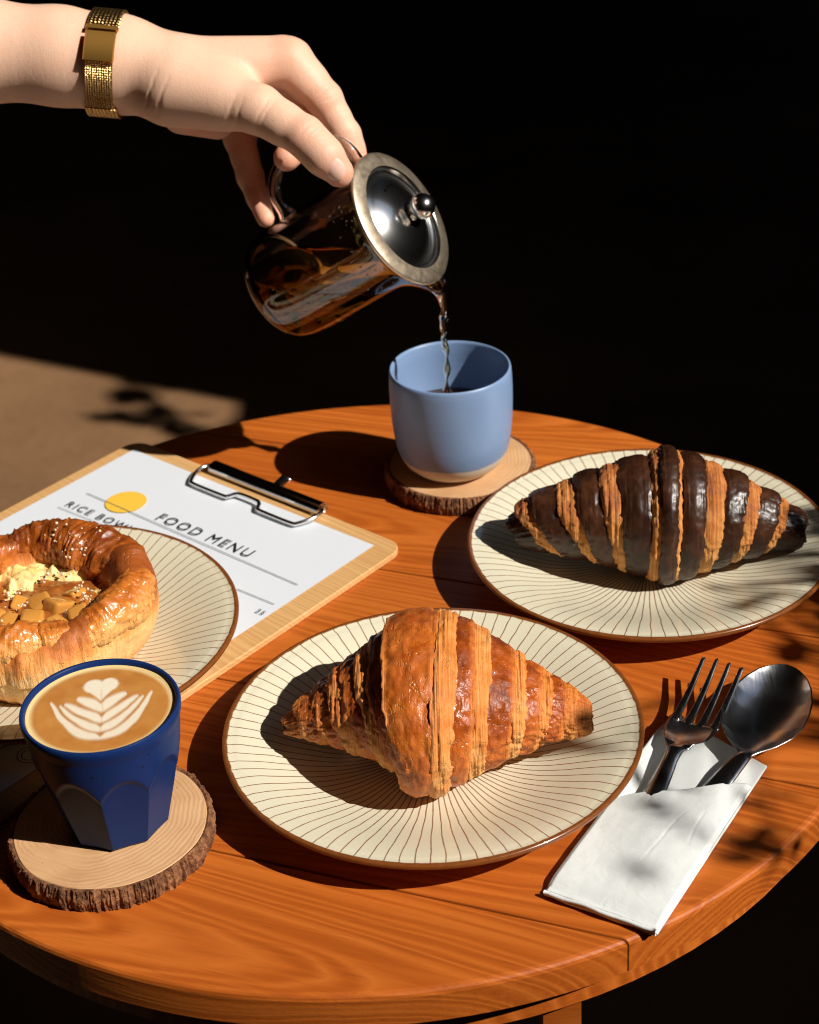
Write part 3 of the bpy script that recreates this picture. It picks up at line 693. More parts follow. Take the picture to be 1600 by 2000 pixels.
# clip
clip = empty('tmp', (0, 0, 0)); bpy.data.objects.remove(clip)
ca_ = bxy(420, 903, .010); cb_ = bxy(622, 992, .010); cm = (ca_+cb_)/2; hl = np.linalg.norm(cb_-ca_)/2
cy = cm[1]+.001
n = 16; a = np.linspace(math.radians(-20), math.radians(200), n)
pr = np.c_[.0052*np.cos(a), .0048*np.sin(a)]
pr = np.vstack([pr, pr[::-1]*.86])
V = np.array([[cm[0]+x, cy+q[0], .0065+q[1]] for x in (-hl, hl) for q in pr]); n2 = len(pr)
Fc = list(map(tuple, grid_faces(2, n2, False, True)))+[tuple(range(n2)), tuple(range(n2, 2*n2))[::-1]]
M_DKCHROME = flat('dark_chrome', (.62, .62, .63), .13, 1.0)
bar = mesh_obj('clip_bar', V, Fc, M_DKCHROME, cb, smooth=False)
W = [(-hl+.002, .001, .008), (-hl-.003, -.004, .0085), (-hl-.0035, -.012, .008), (-hl+.001, -.0215, .0072), (-hl+.006, -.0235, .007), (-.016, -.0235, .007), (-.0125, -.0225, .0072), (-.0095, -.0180, .0078), (-.005, -.0168, .008), (.006, -.0168, .008), (.0105, -.0180, .0078), (.0135, -.0225, .0072), (.017, -.0235, .007), (hl-.006, -.0235, .007), (hl-.001, -.0215, .0072), (hl+.0035, -.012, .008), (hl+.003, -.004, .0085), (hl-.002, .001, .008)]
tube('clip_wire', smooth_path([(cm[0]+x, cy+y, z) for x, y, z in W], 6), .00135, M_CHROME, cb, 10)
tube('clip_stud', [(cm[0]+.006, cy+.004, .009), (cm[0]+.006, cy+.010, .010), (cm[0]+.006, cy+.013, .0085)], [.003, .0035, .0022], M_CHROME, cb, 12)
tube('clip_hinge', [(cm[0]-hl-.002, cy-.001, .008), (cm[0]+hl+.002, cy-.001, .008)], .0016, M_CHROME, cb, 10)

# ------------------------------------------------------------------ napkin, fork, spoon
NB = np.array([.0507, .6243]); et = np.array([.536, .844]); et /= np.linalg.norm(et); es = np.array([.844, -.536]); es /= np.linalg.norm(es)
nap = empty('napkin_sleeve', (*NB, .0002), math.atan2(es[1], es[0]), 'white folded paper napkin sleeve holding the fork and spoon', 'napkin')
NW = .0560
def sheet(name, fz, s0, s1, t0, t1, thick, ns=70, nt=130, warp=None, mat=M_NAPKIN):
    a, b = np.meshgrid(np.linspace(0, 1, ns), np.linspace(0, 1, nt), indexing='ij')
    T0 = t0(a) if callable(t0) else t0; T1 = t1(a) if callable(t1) else t1
    Sx = s0+a*(s1-s0); Ty = T0+b*(T1-T0); Z = fz(Sx, Ty, a, b)
    V1 = np.stack([Sx, Ty, Z], -1).reshape(-1, 3); V0 = V1.copy(); V0[:, 2] -= thick
    n = ns*nt; g = grid_faces(ns, nt); Fc = list(map(tuple, g))+[tuple(q[::-1]+n) for q in g]
    bd = [i*nt for i in range(ns)]+[(ns-1)*nt+j for j in range(1, nt)]+[i*nt+nt-1 for i in range(ns-2, -1, -1)]+[j for j in range(nt-2, 0, -1)]
    for i in range(len(bd)): p0, p1 = bd[i], bd[(i+1) % len(bd)]; Fc.append((p1, p0, p0+n, p1+n))
    return mesh_obj(name, np.vstack([V1, V0]), Fc, mat, nap, smooth=True)
def wr(s, t, k, sd): return k*fbm(s*55, t*38, 0, 4, sd)
sheet('back_layer', lambda s, t, a, b: .0016+wr(s, t, .0005, 1)+.0070*np.exp(-(a/.10)**2)*sstep(.05, .09, t)*(1-.5*sstep(.12, .15, t)), -.0005, NW, .002, lambda a: .150-.018*a, .0012)
sheet('middle_layer', lambda s, t, a, b: .0030+wr(s, t, .0004, 2), .0008, NW-.0006, .0012, lambda a: .066+.036*a, .0008)
def pocket(s, t, a, b):
    z = .0052+wr(s, t, .0006, 3)
    z = z+.0026*np.exp(-((a-.36)/.28)**2)*sstep(.0, .07, t)+.0028*np.exp(-((a-.78)/.24)**2)*sstep(.0, .08, t)
    z = z-.0026*(1-sstep(0, .012, t))-.0012*(1-sstep(0, .04, a))-.0012*(1-sstep(0, .04, 1-a))
    # pressed creases
    for c, wd, sl in ((.27, .011, .12), (.60, .011, .26), (.84, .010, -.06)):
        z = z-.00022*np.exp(-((a-c-sl*(b-.5)+.03*vnoise(t*60, c*9))/wd)**2)*sstep(-.2, .5, vnoise(t*45, c*31))
    return z
sheet('pocket', pocket, -.0003, NW+.0003, 0.0, lambda a: .0705+.0385*np.clip(a*1.05-.03, 0, 1)+.0012*np.sin(a*9), .0007, 110, 150)
for k, (z, y) in enumerate(((.0011, .0004), (.0022, -.0003), (.0034, -.0006))):
    P = [(s, y+.0003*math.sin(s*300+k), z+.0003*math.sin(s*170+k*2)) for s in np.linspace(.0004, NW-.0004, 24)]
    V, Fc = tube_data(P, .0009, 8); mesh_obj('folded_edge', V, Fc, M_NAPKIN, nap)

def cutlery_frame(uv0, z0, uv1, z1):
    A = onz(*uv0, z0); Bp = onz(*uv1, z1); d = Bp-A; L = np.linalg.norm(d); d /= L
    side = np.cross(d, [0, 0, 1.]); side /= np.linalg.norm(side); up = np.cross(side, d); return A, d, side, up, L
def fork():
    t = empty('fork', (0, 0, 0), 0, 'steel table fork resting tines up in the white napkin', 'fork')
    base = onz(1262, 1580, .0058); tip = onz(1414, 1290, .0190); d = tip-base; L = np.linalg.norm(d); d /= L
    t.location = base
    side = np.cross(d, [0, 0, 1.]); side /= np.linalg.norm(side); up = np.cross(side, d)
    hl_ = L
    def pos(x, y, z): return d*x+side*y+up*z
    def zc(x):             # side profile of the head: belly dips, tips lift
        q = np.clip((x/hl_), 0, 1); return -.0060*np.sin(np.pi*np.clip((q-.36)/.64, 0, 1))**1.2+.0025*np.exp(-((q-.34)/.10)**2)
    # handle + neck + shoulders as one ribbon, split into tines
    xs = np.linspace(-.050, hl_*.60, 90); w_ = np.interp(xs/hl_, [-1.2, -.5, 0, .18, .30, .36, .42, .47, .52, .60], [.0085, .0080, .0062, .0046, .0037, .0042, .0085, .0116, .0126, .0129])
    m = 13; a = np.linspace(-1, 1, m); rows = []
    def section(x, hw, th):
        top = [pos(x, hw*q, zc(x)+th*np.sqrt(max(0, 1-.75*q*q))+ (.0022*q*q if x > hl_*.4 else -.0006*q*q)) for q in a]
        bot = [pos(x, hw*q, zc(x)-th*np.sqrt(max(0, 1-.95*q*q))+ (.0022*q*q if x > hl_*.4 else -.0006*q*q)) for q in a[::-1]]
        return top+bot
    for x, hw in zip(xs, w_): rows.append(section(x, hw, .0012 if x < hl_*.38 else .0009))
    n = 2*m; V = np.array(rows).reshape(-1, 3); Fc = list(map(tuple, grid_faces(len(rows), n, False, True)))+[tuple(range(n)), tuple(range((len(rows)-1)*n, len(rows)*n))[::-1]]
    mesh_obj('handle', V, Fc, M_STEEL, t)
    for k in range(4):
        yk = (k-1.5)*.0069; xs2 = np.linspace(hl_*.585, hl_*(1.0-.012*abs(k-1.2)), 40); rows = []
        for x in xs2:
            q = (x-hl_*.585)/(hl_*.415); hw = .0023*(1-q)**1.0*.55+.00105+.0006*np.exp(-(q/.08)**2)
            if q > .97: hw *= .6
            yc = yk*(1-.10*q*0)+0; zz = zc(x)+.0022*(yk/.0129)**2*(1-q)
            ring = []
            for b_ in np.linspace(0, 2*np.pi, 12, endpoint=False):
                cb2, sb2 = math.cos(b_), math.sin(b_); e = .6
                ring.append(pos(x, yc+hw*np.sign(cb2)*abs(cb2)**e, zz+(.0010-.0002*q)*np.sign(sb2)*abs(sb2)**e))
            rows.append(ring)
        V = np.array(rows).reshape(-1, 3); nn = 12
        mesh_obj('tine', V, list(map(tuple, grid_faces(len(rows), nn, False, True)))+[tuple(range(nn)), tuple(range((len(rows)-1)*nn, len(rows)*nn))[::-1]], M_STEEL, t)
fork()
def spoon():
    t = empty('spoon', (0, 0, 0), 0, 'steel dessert spoon lying bowl up in the white napkin', 'spoon')
    base = onz(1392, 1545, .0060); neck = onz(1452, 1478, .0105); tip = onz(1538, 1298, .0150)
    t.location = base
    d = tip-neck; L = np.linalg.norm(d); d /= L; side = np.cross(d, [0, 0, 1.]); side /= np.linalg.norm(side); up = np.cross(side, d)
    nu, nv = 70, 50
    xs = np.linspace(0, 1, nu); hw = .0215*np.interp(xs, [0, .03, .08, .16, .28, .42, .55, .68, .80, .89, .95, .985, 1], [.13, .16, .30, .58, .86, .985, 1.0, .94, .80, .62, .42, .23, .02])
    a = np.linspace(-1, 1, nv); rows = []; rows2 = []
    for x, h in zip(xs, hw):
        depth = .0085*np.sin(np.pi*np.clip(x*.94+.03, 0, 1))**.85
        c = neck-base+d*(x*L)
        rows.append([c+side*h*q+up*(-depth*(1-q*q)**1.0*min(1, h/.010)) for q in a])
        rows2.append([c+side*h*q*1.012+up*(-depth*(1-q*q)**1.0*min(1, h/.010)-.0013*(1-.5*q*q)) for q in a[::-1]])
    V = np.concatenate([np.array(rows), np.array(rows2)], 1).reshape(-1, 3)
    mesh_obj('bowl', V, list(map(tuple, grid_faces(nu, 2*nv, False, True))), M_STEEL, t)
    P = smooth_path([base-base-(neck-base)*1.5+np.array([0, 0, .0028]), (neck-base)*-.75+np.array([0, 0, .0006]), base-base, (neck-base)*.6+up*.0004, (neck-base)+d*.001-up*.0004, (neck-base)+d*.006-up*.003], 8)
    T, N, Bn = frames(P); m_ = 14; rows = []
    k = np.linspace(0, 1, len(P)); hwid = np.interp(k, [0, .4, .65, .85, .95, 1], [.0075, .0060, .0048, .0036, .0042, .0050]); ht = np.interp(k, [0, .7, .9, 1], [.0011, .0014, .0016, .0008])
    for i in range(len(P)):
        s_d = np.cross(T[i], [0, 0, 1.]); s_d /= np.linalg.norm(s_d); u_d = np.cross(s_d, T[i])
        rows.append([P[i]+s_d*hwid[i]*math.cos(b_)+u_d*ht[i]*math.sin(b_) for b_ in np.linspace(0, 2*np.pi, m_, endpoint=False)])
    V = np.array(rows).reshape(-1, 3)
    mesh_obj('handle', V, list(map(tuple, grid_faces(len(P), m_, False, True)))+[tuple(range(m_)), tuple(range((len(P)-1)*m_, len(P)*m_))[::-1]], M_STEEL, t)
spoon()

# ------------------------------------------------------------------ round fruit pastry
def round_pastry():
    t = empty('fruit_pastry', (-.2035, .8310, .0120), 0, 'round glazed pastry filled with custard, apple cubes and sugar crumbs', 'pastry')
    M_SIDE = pastry_mat('pastry_side', [(.12, (.30, .07, .010)), (.36, (.56, .17, .03)), (.55, (.74, .31, .075)), (.82, (.84, .50, .20))], gloss=.40, vdir=(170, 2.2))
    M_TOP = pastry_mat('pastry_glaze', [(.12, (.17, .032, .004)), (.32, (.42, .105, .012)), (.52, (.66, .22, .035)), (.80, (.81, .42, .12))], gloss=.18, vdir=(150, 2.5))
    # shell wall
    n = 320; th = np.linspace(0, 2*np.pi, n, endpoint=False)
    prof = np.array([(.002, .0004), (.046, .0004), (.052, .0025), (.0565, .009), (.0595, .018), (.0605, .028), (.0595, .036), (.056, .041), (.050, .043), (.044, .041), (.040, .036), (.037, .030), (.034, .026), (.002, .025)])
    pp = smooth_path(np.c_[prof, np.zeros(len(prof))], 8)[:, :2]; m_ = len(pp)
    r = pp[:, 0][None]*np.ones((n, 1)); z = pp[:, 1][None]*np.ones((n, 1)); TH = th[:, None]*np.ones((1, m_))
    lob = 1+.045*np.sin(3*TH+.8)+.03*np.sin(5*TH+2); k = np.clip(r/.05, 0, 1)
    r = r*(1+(lob-1)*k); hgt = 1+.10*np.sin(2*TH+1.0)+.07*np.sin(5*TH)
    z = z*np.where(z > .02, hgt, 1)
    d = (.0015+.0022*sstep(.028, .036, z))*fbm(np.cos(TH)*7, np.sin(TH)*7, z*60, 4, 3)+.0011*fbm(TH*26, z*22, 0, 3, 4)*k
    r = r+d*k; z = z+d*.6*(z > .02)
    V = np.stack([r*np.cos(TH), r*np.sin(TH), z], -1).reshape(-1, 3)
    lam = np.clip(1-np.abs(z-.02)/.022, 0, 1)
    mesh_obj('shell', V, grid_faces(n, m_, True, False), M_SIDE, t, uv=np.stack([TH/(2*np.pi)*1.0, z/.05], -1).reshape(-1, 2), attrs={'lam': lam.ravel(), 'toast': np.clip((z-.026)/.02, -.5, 1).ravel()})
    # overlapping rolled folds of the rim
    folds = [(14, 118, .0495, .0165, .0345, .50, 21), (-62, 34, .0525, .0125, .0325, .10, 23), (-165, -48, .0520, .0125, .0320, .05, 25), (105, 215, .0505, .0140, .0345, .40, 27)]
    rim_top = []
    for a0, a1, rad, rr, zc, toast, sd in folds:
        na, nb = 110, 64; A = np.radians(np.linspace(a0, a1, na)); Bt = np.linspace(0, 2*np.pi, nb, endpoint=False); AA, BB = np.meshgrid(A, Bt, indexing='ij')
        q = (AA-A[0])/(A[-1]-A[0]); tap = np.clip(np.sin(np.pi*np.clip(q*.94+.03, 0, 1)), 0, 1)**.38
        R2 = rr*tap*(1+.34*fbm(AA*5, np.cos(BB)*1.3, np.sin(BB)*1.3, 3, sd))+.0016*fbm(AA*48+1.5*np.sin(BB), BB*.9, 0, 3, sd+1)+.0010*fbm(AA*30, np.cos(BB)*8, np.sin(BB)*8, 3, sd+2)
        radc = rad+.004*np.sin(q*6+sd)-.006*q*(toast < .5)
        rx = radc+R2*np.cos(BB)*1.0; zz = zc+.004*np.sin(q*3.1)+R2*np.sin(BB)*.90
        V = np.stack([rx*np.cos(AA), rx*np.sin(AA), zz], -1).reshape(-1, 3)
        Fc = list(map(tuple, grid_faces(na, nb, False, True)))+[tuple(range(nb)), tuple(range((na-1)*nb, na*nb))[::-1]]
        if sd == 21: rim_top = V.reshape(na, nb, 3)[30:80, 8:30].reshape(-1, 3)
        lm = np.clip(.55*np.cos(BB)+.25-.5*np.sin(BB), 0, 1)*(1 if toast < .5 else .6)
        mesh_obj('rim_fold', V, Fc, M_TOP, t, uv=np.stack([AA/(2*np.pi), BB/(2*np.pi)], -1).reshape(-1, 2), attrs={'lam': lm.ravel(), 'toast': np.clip(toast+.35*np.sin(BB)-.25, -.8, 1.0).ravel()})
    # custard and caramel
    M_CUST = Mt('custard'); co = M_CUST.coord(); nn = M_CUST.noise(co, 60, 4)
    M_CUST.p(Base_Color=M_CUST.ramp(nn, [(.3, (.78, .50, .13)), (.6, (.86, .68, .30))]), Roughness=.45, Subsurface_Weight=.2, Subsurface_Radius=(.004, .002, .001)); M_CUST.bump(M_CUST.noise(co, 400, 4), .6, .0015)
    M_CARA = Mt('caramel_sauce'); co = M_CARA.coord()
    M_CARA.p(Base_Color=M_CARA.ramp(M_CARA.noise(co, 90, 3), [(.3, (.20, .045, .006)), (.7, (.46, .15, .028))]), Roughness=.14, Coat_Weight=.4); M_CARA.bump(M_CARA.noise(co, 160, 3), .5, .003)
    M_APPLE = Mt('apple'); co = M_APPLE.coord()
    M_APPLE.p(Base_Color=M_APPLE.ramp(M_APPLE.noise(co, 130, 3), [(.3, (.42, .14, .018)), (.7, (.72, .36, .075))]), Roughness=.10, Coat_Weight=.4, Subsurface_Weight=.25, Subsurface_Radius=(.005, .003, .001))
    M_CRUMB = Mt('sugar_crumb'); co = M_CRUMB.coord(); M_CRUMB.p(Base_Color=M_CRUMB.mix(M_CRUMB.noise(co, 500, 2), (.84, .76, .60), (.74, .54, .30)), Roughness=.55)
    def pool(name, cx, cy, rx, ry, z, mat, sd, amp=.002):
        na, nb = 60, 24; a = np.linspace(0, 2*np.pi, na, endpoint=False); q = np.linspace(.01, 1, nb); AA, Q = np.meshgrid(a, q, indexing='ij')
        x = cx+rx*Q*np.cos(AA); y = cy+ry*Q*np.sin(AA); zz = z+amp*fbm(x*120, y*120, 0, 4, sd)+.003*(1-Q**2)
        mesh_obj(name, np.stack([x, y, zz], -1).reshape(-1, 3), grid_faces(na, nb, True, False), mat, t)
    pool('caramel', 0, 0, .041, .041, .0285, M_CARA.m, 2, .0022)
    pool('custard', -.024, .008, .020, .030, .0285, M_CUST.m, 5, .009)
    pool('custard', .004, .029, .026, .014, .0285, M_CUST.m, 6, .009)
    pool('custard', .033, -.004, .010, .018, .0280, M_CUST.m, 7, .008)
    bm = bmesh.new(); bmesh.ops.create_cube(bm, size=1)
    for v_ in bm.verts: v_.co += Vector(RNG.uniform(-.13, .13, 3))
    bmesh.ops.bevel(bm, geom=list(bm.edges), offset=.20, segments=3, affect='EDGES', profile=.55)
    me = bpy.data.meshes.new('apple_cube'); bm.to_mesh(me); bm.free(); me.materials.append(M_APPLE.m)
    for p_ in me.polygons: p_.use_smooth = True
    for i, (x, y, s) in enumerate([(.000, -.020, .012), (.013, -.024, .013), (.012, -.006, .013), (-.012, -.017, .012), (.024, -.016, .011), (.002, -.002, .011), (-.010, -.001, .010), (.019, .006, .011), (.022, -.029, .010), (-.024, -.010, .011), (-.001, -.032, .011), (-.016, -.030, .011)]):
        o = bpy.data.objects.new('apple_cube', me); o.location = (x, y, .0295+RNG.uniform(-.001, .002)); o.scale = (s, s*RNG.uniform(.8, 1.1), s*RNG.uniform(.7, .95)); o.rotation_euler = RNG.uniform(-.5, .5, 3)+np.array([0, 0, i]); link(o, t)
    bm = bmesh.new()
    def crumb(x, y, z, r):
        M4 = Matrix.Translation((x, y, z)) @ Matrix.Rotation(RNG.uniform(0, 6), 4, Vector(RNG.normal(size=3)).normalized()) @ Matrix.Diagonal((r, r*RNG.uniform(.6, 1), r*RNG.uniform(.6, 1), 1))
        bmesh.ops.create_icosphere(bm, subdivisions=1, radius=1, matrix=M4)
    for cx, cy, z0 in [(-.016, .000, .0350), (-.010, .006, .0350), (.028, -.004, .0350), (.024, .004, .0350), (.002, .016, .0345), (-.026, -.016, .034), (-.020, -.022, .034), (.012, .020, .0350), (-.004, -.012, .0355), (.030, -.012, .0350)]:
        for i in range(7):
            d_ = RNG.normal(0, .0022, 3); crumb(cx+d_[0], cy+d_[1], z0+abs(d_[2])*.7, RNG.uniform(.0005, .0013))
    for i in range(36):
        q = rim_top[RNG.integers(len(rim_top))]; crumb(*q, RNG.uniform(.0004, .0011))
    me = bpy.data.meshes.new('sugar_crumbs'); bm.to_mesh(me); bm.free(); me.materials.append(M_CRUMB.m)
    o = link(bpy.data.objects.new('sugar_crumbs', me), t); o['kind'] = 'stuff'
round_pastry()

# ------------------------------------------------------------------ glass teapot
WL = 1.075; LC = pt(790, 423, WL)
dview = pt(790, 423, 1)-CAM; dview /= np.linalg.norm(dview)
TH_ = math.radians(56); AX = math.sin(TH_)*(.866*R_+.5*U_)-math.cos(TH_)*dview; AX /= np.linalg.norm(AX)
SP = np.array([0, 0, -1.])+AX[2]*AX; SP /= np.linalg.norm(SP); SD = np.cross(AX, SP)
# local frame: z = pot axis (towards the lid), x = spout side, y = SD
pot = bpy.data.objects.new('teapot', None); pot.empty_display_size = .01; link(pot)
BASE = LC-AX*.1075
pot.matrix_world = Matrix([[SP[i], SD[i], AX[i], BASE[i]] for i in range(3)]+[[0, 0, 0, 1]])
tag(pot, 'clear glass teapot of amber tea tilted in the hand, steel lid with knob', 'teapot')
PH = .1075
def polar(name, prof, n, mat, spout=True, close=False):
    def rf(TH, r, z):
        if not spout: return r, z
        a = np.arctan2(np.sin(TH), np.cos(TH)); k = np.exp(-(a/.26)**2)*sstep(.074, .1005, z)
        return r+k*(.0130*sstep(.074, .1005, z)**1.5), z+k*.0010
    return lathe(name, prof, n, mat, pot, rfun=rf, close=close)
outer = [(.0001, 0), (.018, 0), (.025, .0006), (.0300, .0028), (.0335, .0070), (.0352, .0130), (.0360, .0220), (.0363, .0340), (.0363, .0500), (.0362, .0650), (.0360, .0800), (.0360, .0900), (.0366, .0970), (.0378, .1005)]
outer = [tuple(q[:2]) for q in smooth_path([(r, z, 0) for r, z in outer], 4)]
inner = [(r-.0016 if r > .01 else r, z+.0016) if z < .01 else (r-.0016, z) for r, z in outer[::-1]]
polar('glass_body', outer+inner, 128, M_GLASS)
# tea: inside the wall, cut by the level plane through the spout lip
spv = [(max(r-.0012, .0001), z+.0012 if z < .01 else z) for r, z in outer]
bm = bmesh.new()
n = 96; pf = np.array(spv); th = np.linspace(0, 2*np.pi, n, endpoint=False); vs = []
for a in th:
    aa = math.atan2(math.sin(a), math.cos(a)); row = []
    for r, z in pf:
        k = math.exp(-(aa/.26)**2)*float(sstep(.074, .1005, z)); r2 = r+k*.0130*float(sstep(.074, .1005, z))**1.5
        row.append(bm.verts.new((r2*math.cos(a), r2*math.sin(a), z)))
    vs.append(row)
for i in range(n):
    A_, B_ = vs[i], vs[(i+1) % n]
    for j in range(len(pf)-1): bm.faces.new((A_[j], B_[j], B_[j+1], A_[j+1]))
bm.faces.new([vs[i][-1] for i in range(n)])
bmesh.ops.remove_doubles(bm, verts=bm.verts, dist=2e-5)
upl = np.array([-AX[2]*0, 0, 0]); UPL = np.array([SP[2], SD[2], AX[2]])       # world up in pot axes
lip = np.array([.0455, 0, .0990])
g = bmesh.ops.bisect_plane(bm, geom=list(bm.verts)+list(bm.edges)+list(bm.faces), plane_co=lip+UPL*.0030, plane_no=UPL, clear_outer=True)
ee = [e for e in g['geom_cut'] if isinstance(e, bmesh.types.BMEdge)]
bmesh.ops.holes_fill(bm, edges=ee, sides=0) if ee else None
bmesh.ops.recalc_face_normals(bm, faces=bm.faces)
me = bpy.data.meshes.new('brewed_tea'); bm.to_mesh(me); bm.free(); me.materials.append(M_TEA)
for p_ in me.polygons: p_.use_smooth = len(p_.vertices) < 8
link(bpy.data.objects.new('brewed_tea', me), pot)
# infused pieces of peel and stalks in the tea
M_PEEL = flat('orange_peel', (.97, .47, .07), .5, Subsurface_Weight=.3, Subsurface_Radius=(.006, .003, .001)); M_STALK = flat('pale_stalk', (.95, .72, .34), .5)
PRNG = np.random.default_rng(5)
for i in range(24):
    a = np.array([PRNG.uniform(.006, .030), PRNG.uniform(-.020, .018), PRNG.uniform(.006, .034)]); dd = PRNG.normal(0, 1, 3)*[.6, .6, 1.0]; dd /= np.linalg.norm(dd)
    q = a+dd*PRNG.uniform(.010, .024); q[2] = max(q[2], .005)
    for e_ in (a, q):
        rq = math.hypot(e_[0], e_[1])
        if rq > .0305: e_[:2] *= .0305/rq
        e_[0] = max(e_[0], -.004+e_[2]*.62)
    V, Fc = tube_data(smooth_path([a, (a+q)/2+PRNG.normal(0, .0012, 3), q], 5), [.0020+.0013*(i % 3)]*11, 6, True, .35)
    mesh_obj('orange_peel', V, Fc, M_PEEL, pot)
for i in range(7):
    a = np.array([RNG.uniform(.004, .024), RNG.uniform(-.02, .006), RNG.uniform(.018, .04)]); q = a+np.array([RNG.uniform(.0, .006), RNG.uniform(-.01, .01), RNG.uniform(.018, .034)])
    rq = math.hypot(q[0], q[1])
    if rq > .031: q[:2] *= .031/rq
    V, Fc = tube_data([a, (a+q)/2, q], .0009, 6); mesh_obj('herb_stalk', V, Fc, M_STALK, pot)
# handle: clear glass loop on the side away from the spout
HP = [(-.0352, 0, .0985), (-.044, 0, .1010), (-.056, 0, .0985), (-.0640, 0, .088), (-.0665, 0, .074), (-.0650, 0, .060), (-.0590, 0, .047), (-.0500, 0, .0395), (-.0420, 0, .0385), (-.0352, 0, .0390)]
hp = smooth_path(HP, 8); k = np.linspace(0, 1, len(hp))
M_ROD = Mt('glass_rod'); M_ROD.p(Base_Color=(.97, .97, .97), Roughness=.01, IOR=1.47, Transmission_Weight=1.0)
tube('handle', hp, .0042+.0022*np.exp(-(k/.06)**2)+.0022*np.exp(-((k-1)/.06)**2), M_ROD.m, pot, 18, 1.0)
# lid
M_BRUSH = Mt('brushed_steel'); co = M_BRUSH.coord(); M_BRUSH.p(Base_Color=M_BRUSH.mix(M_BRUSH.noise(co, 120, 4), (.70, .54, .38), (.90, .76, .58)), Metallic=1.0, Roughness=M_BRUSH.math('ADD', .30, M_BRUSH.math('MULTIPLY', M_BRUSH.noise(co, 260, 3), .22))); M_BRUSH = M_BRUSH.m
lid = lathe('lid', [(.0330, .1073), (.0322, .1068), (.0316, .1050), (.0310, .1040), (.0300, .1038), (.0286, .1044), (.0260, .1060), (.0220, .1082), (.0170, .1102), (.0120, .1115), (.0075, .1121), (.0052, .1124), (.0046, .1140)], 96, M_CHROME, pot)
lathe('lid_rim', [(.0385, .1010), (.0415, .1030), (.0424, .1040), (.0426, .1050), (.0420, .1056), (.0405, .1062), (.0360, .1072), (.0330, .10735)], 96, M_BRUSH, lid)
th = np.linspace(-np.pi/2+.35, np.pi/2, 18)
lathe('knob', [(.0046, .1135)]+[(.0078*math.cos(a), .1215+.0078*math.sin(a)) for a in th], 48, M_CHROME, lid)
M_HOLE = flat('vent_hole', (.004, .004, .004), .9, Specular_IOR_Level=0.0)
for q in (-.25, .0, .25):
    a = math.radians(180)+q*.95; V = [(.0200*math.cos(a)+.0011*math.cos(b), .0200*math.sin(a)+.0011*math.sin(b), .1092+.0003-.42*(.0011*math.cos(b-a))) for b in np.linspace(0, 2*np.pi, 14, endpoint=False)]
    mesh_obj('vent_hole', V, [tuple(range(14))], M_HOLE, lid)
# water beads under the lid
bm = bmesh.new()
for i in range(70):
    a = RNG.uniform(2.0, 5.6); z = .098-abs(RNG.normal(0, .010)); r = RNG.uniform(.0003, .0010)
    bmesh.ops.create_icosphere(bm, subdivisions=1, radius=r, matrix=Matrix.Translation((.0362*math.cos(a), .0362*math.sin(a), z)))
me = bpy.data.meshes.new('condensation'); bm.to_mesh(me); bm.free(); me.materials.append(M_GLASS)
o = link(bpy.data.objects.new('condensation', me), pot); o['kind'] = 'stuff'

# ------------------------------------------------------------------ stream of tea
LIPW = BASE+SP*.0478+AX*.1012
end = np.array([LIPW[0]+.0015, LIPW[1]-.002, CT+.0378])
Pz = [LIPW-SP*.004-AX*.002+np.array([0, 0, .0035]), LIPW+np.array([-.0002, 0, .0008]), LIPW+np.array([.0012, -.0004, -.006])]
for q in np.linspace(.16, 1, 16): Pz.append(np.array([LIPW[0]+.0015+.0006*math.sin(q*14), LIPW[1]-.001+.0004*math.cos(q*11), LIPW[2]+(end[2]-LIPW[2])*q]))
Ps = smooth_path(Pz, 6); k = np.linspace(0, 1, len(Ps))
rad = .0036*np.exp(-k*6)+.00135+.00050*np.sin(k*42)*np.exp(-k*.9)
T_, N_, B_ = frames(Ps); th = np.linspace(0, 2*np.pi, 16, endpoint=False); V = []
for i in range(len(Ps)):
    tw = k[i]*17
    for a in th:
        rr = rad[i]*(1+.45*math.cos(2*(a-tw))); V.append(Ps[i]+rr*(math.cos(a)*N_[i]+math.sin(a)*B_[i]))
M_STREAM = Mt('pouring_tea'); M_STREAM.p(Base_Color=(.93, .68, .38), Roughness=.02, IOR=1.33, Transmission_Weight=1.0)
st = mesh_obj('tea_stream', V, list(map(tuple, grid_faces(len(Ps), 16, False, True)))+[tuple(range(16))[::-1], tuple((len(Ps)-1)*16+i for i in range(16))], M_STREAM.m)
tag(st, 'thin twisting stream of tea falling from the spout into the pale blue cup', 'tea stream')

# ------------------------------------------------------------------ hand
WH = 1.070
def hp_(u, v, D): return pt(u, v, WH-D)
bones = []   # (p0, r0, p1, r1, blend)
def bone(a, ra, b, rb, k=.006): bones.append((hp_(*a), ra, hp_(*b), rb, k))
# forearm and wrist
bone((-330, 75, -.01), .0325, (-40, 98, 0), .0292, .008)
bone((-40, 98, 0), .0292, (120, 110, 0), .0276, .008); bone((120, 110, 0), .0276, (235, 126, 0), .0262, .008)
bone((235, 126, 0), .0262, (330, 146, 0), .0235, .012)
# back of the hand: four metacarpals
bone((310, 142, .006), .0190, (564, 122, .003), .0134, .010)
bone((310, 146, -.010), .0175, (554, 128, -.016), .0134, .012)
bone((310, 156, -.022), .0155, (533, 152, -.034), .0125, .012)
bone((310, 168, -.030), .0140, (503, 180, -.050), .0118, .012)
bone((340, 158, -.004), .0195, (460, 154, -.008), .0160, .012)
# tendons and the head of the wrist bone
bone((340, 92, .012), .0030, (545, 88, .004), .0036, .008); bone((340, 100, -.004), .0030, (535, 92, -.014), .0034, .008)
# heel of the hand
bone((356, 220, -.020), .0128, (424, 238, -.034), .0105, .005)
bone((330, 180, .008), .0175, (430, 192, .014), .0160, .012)
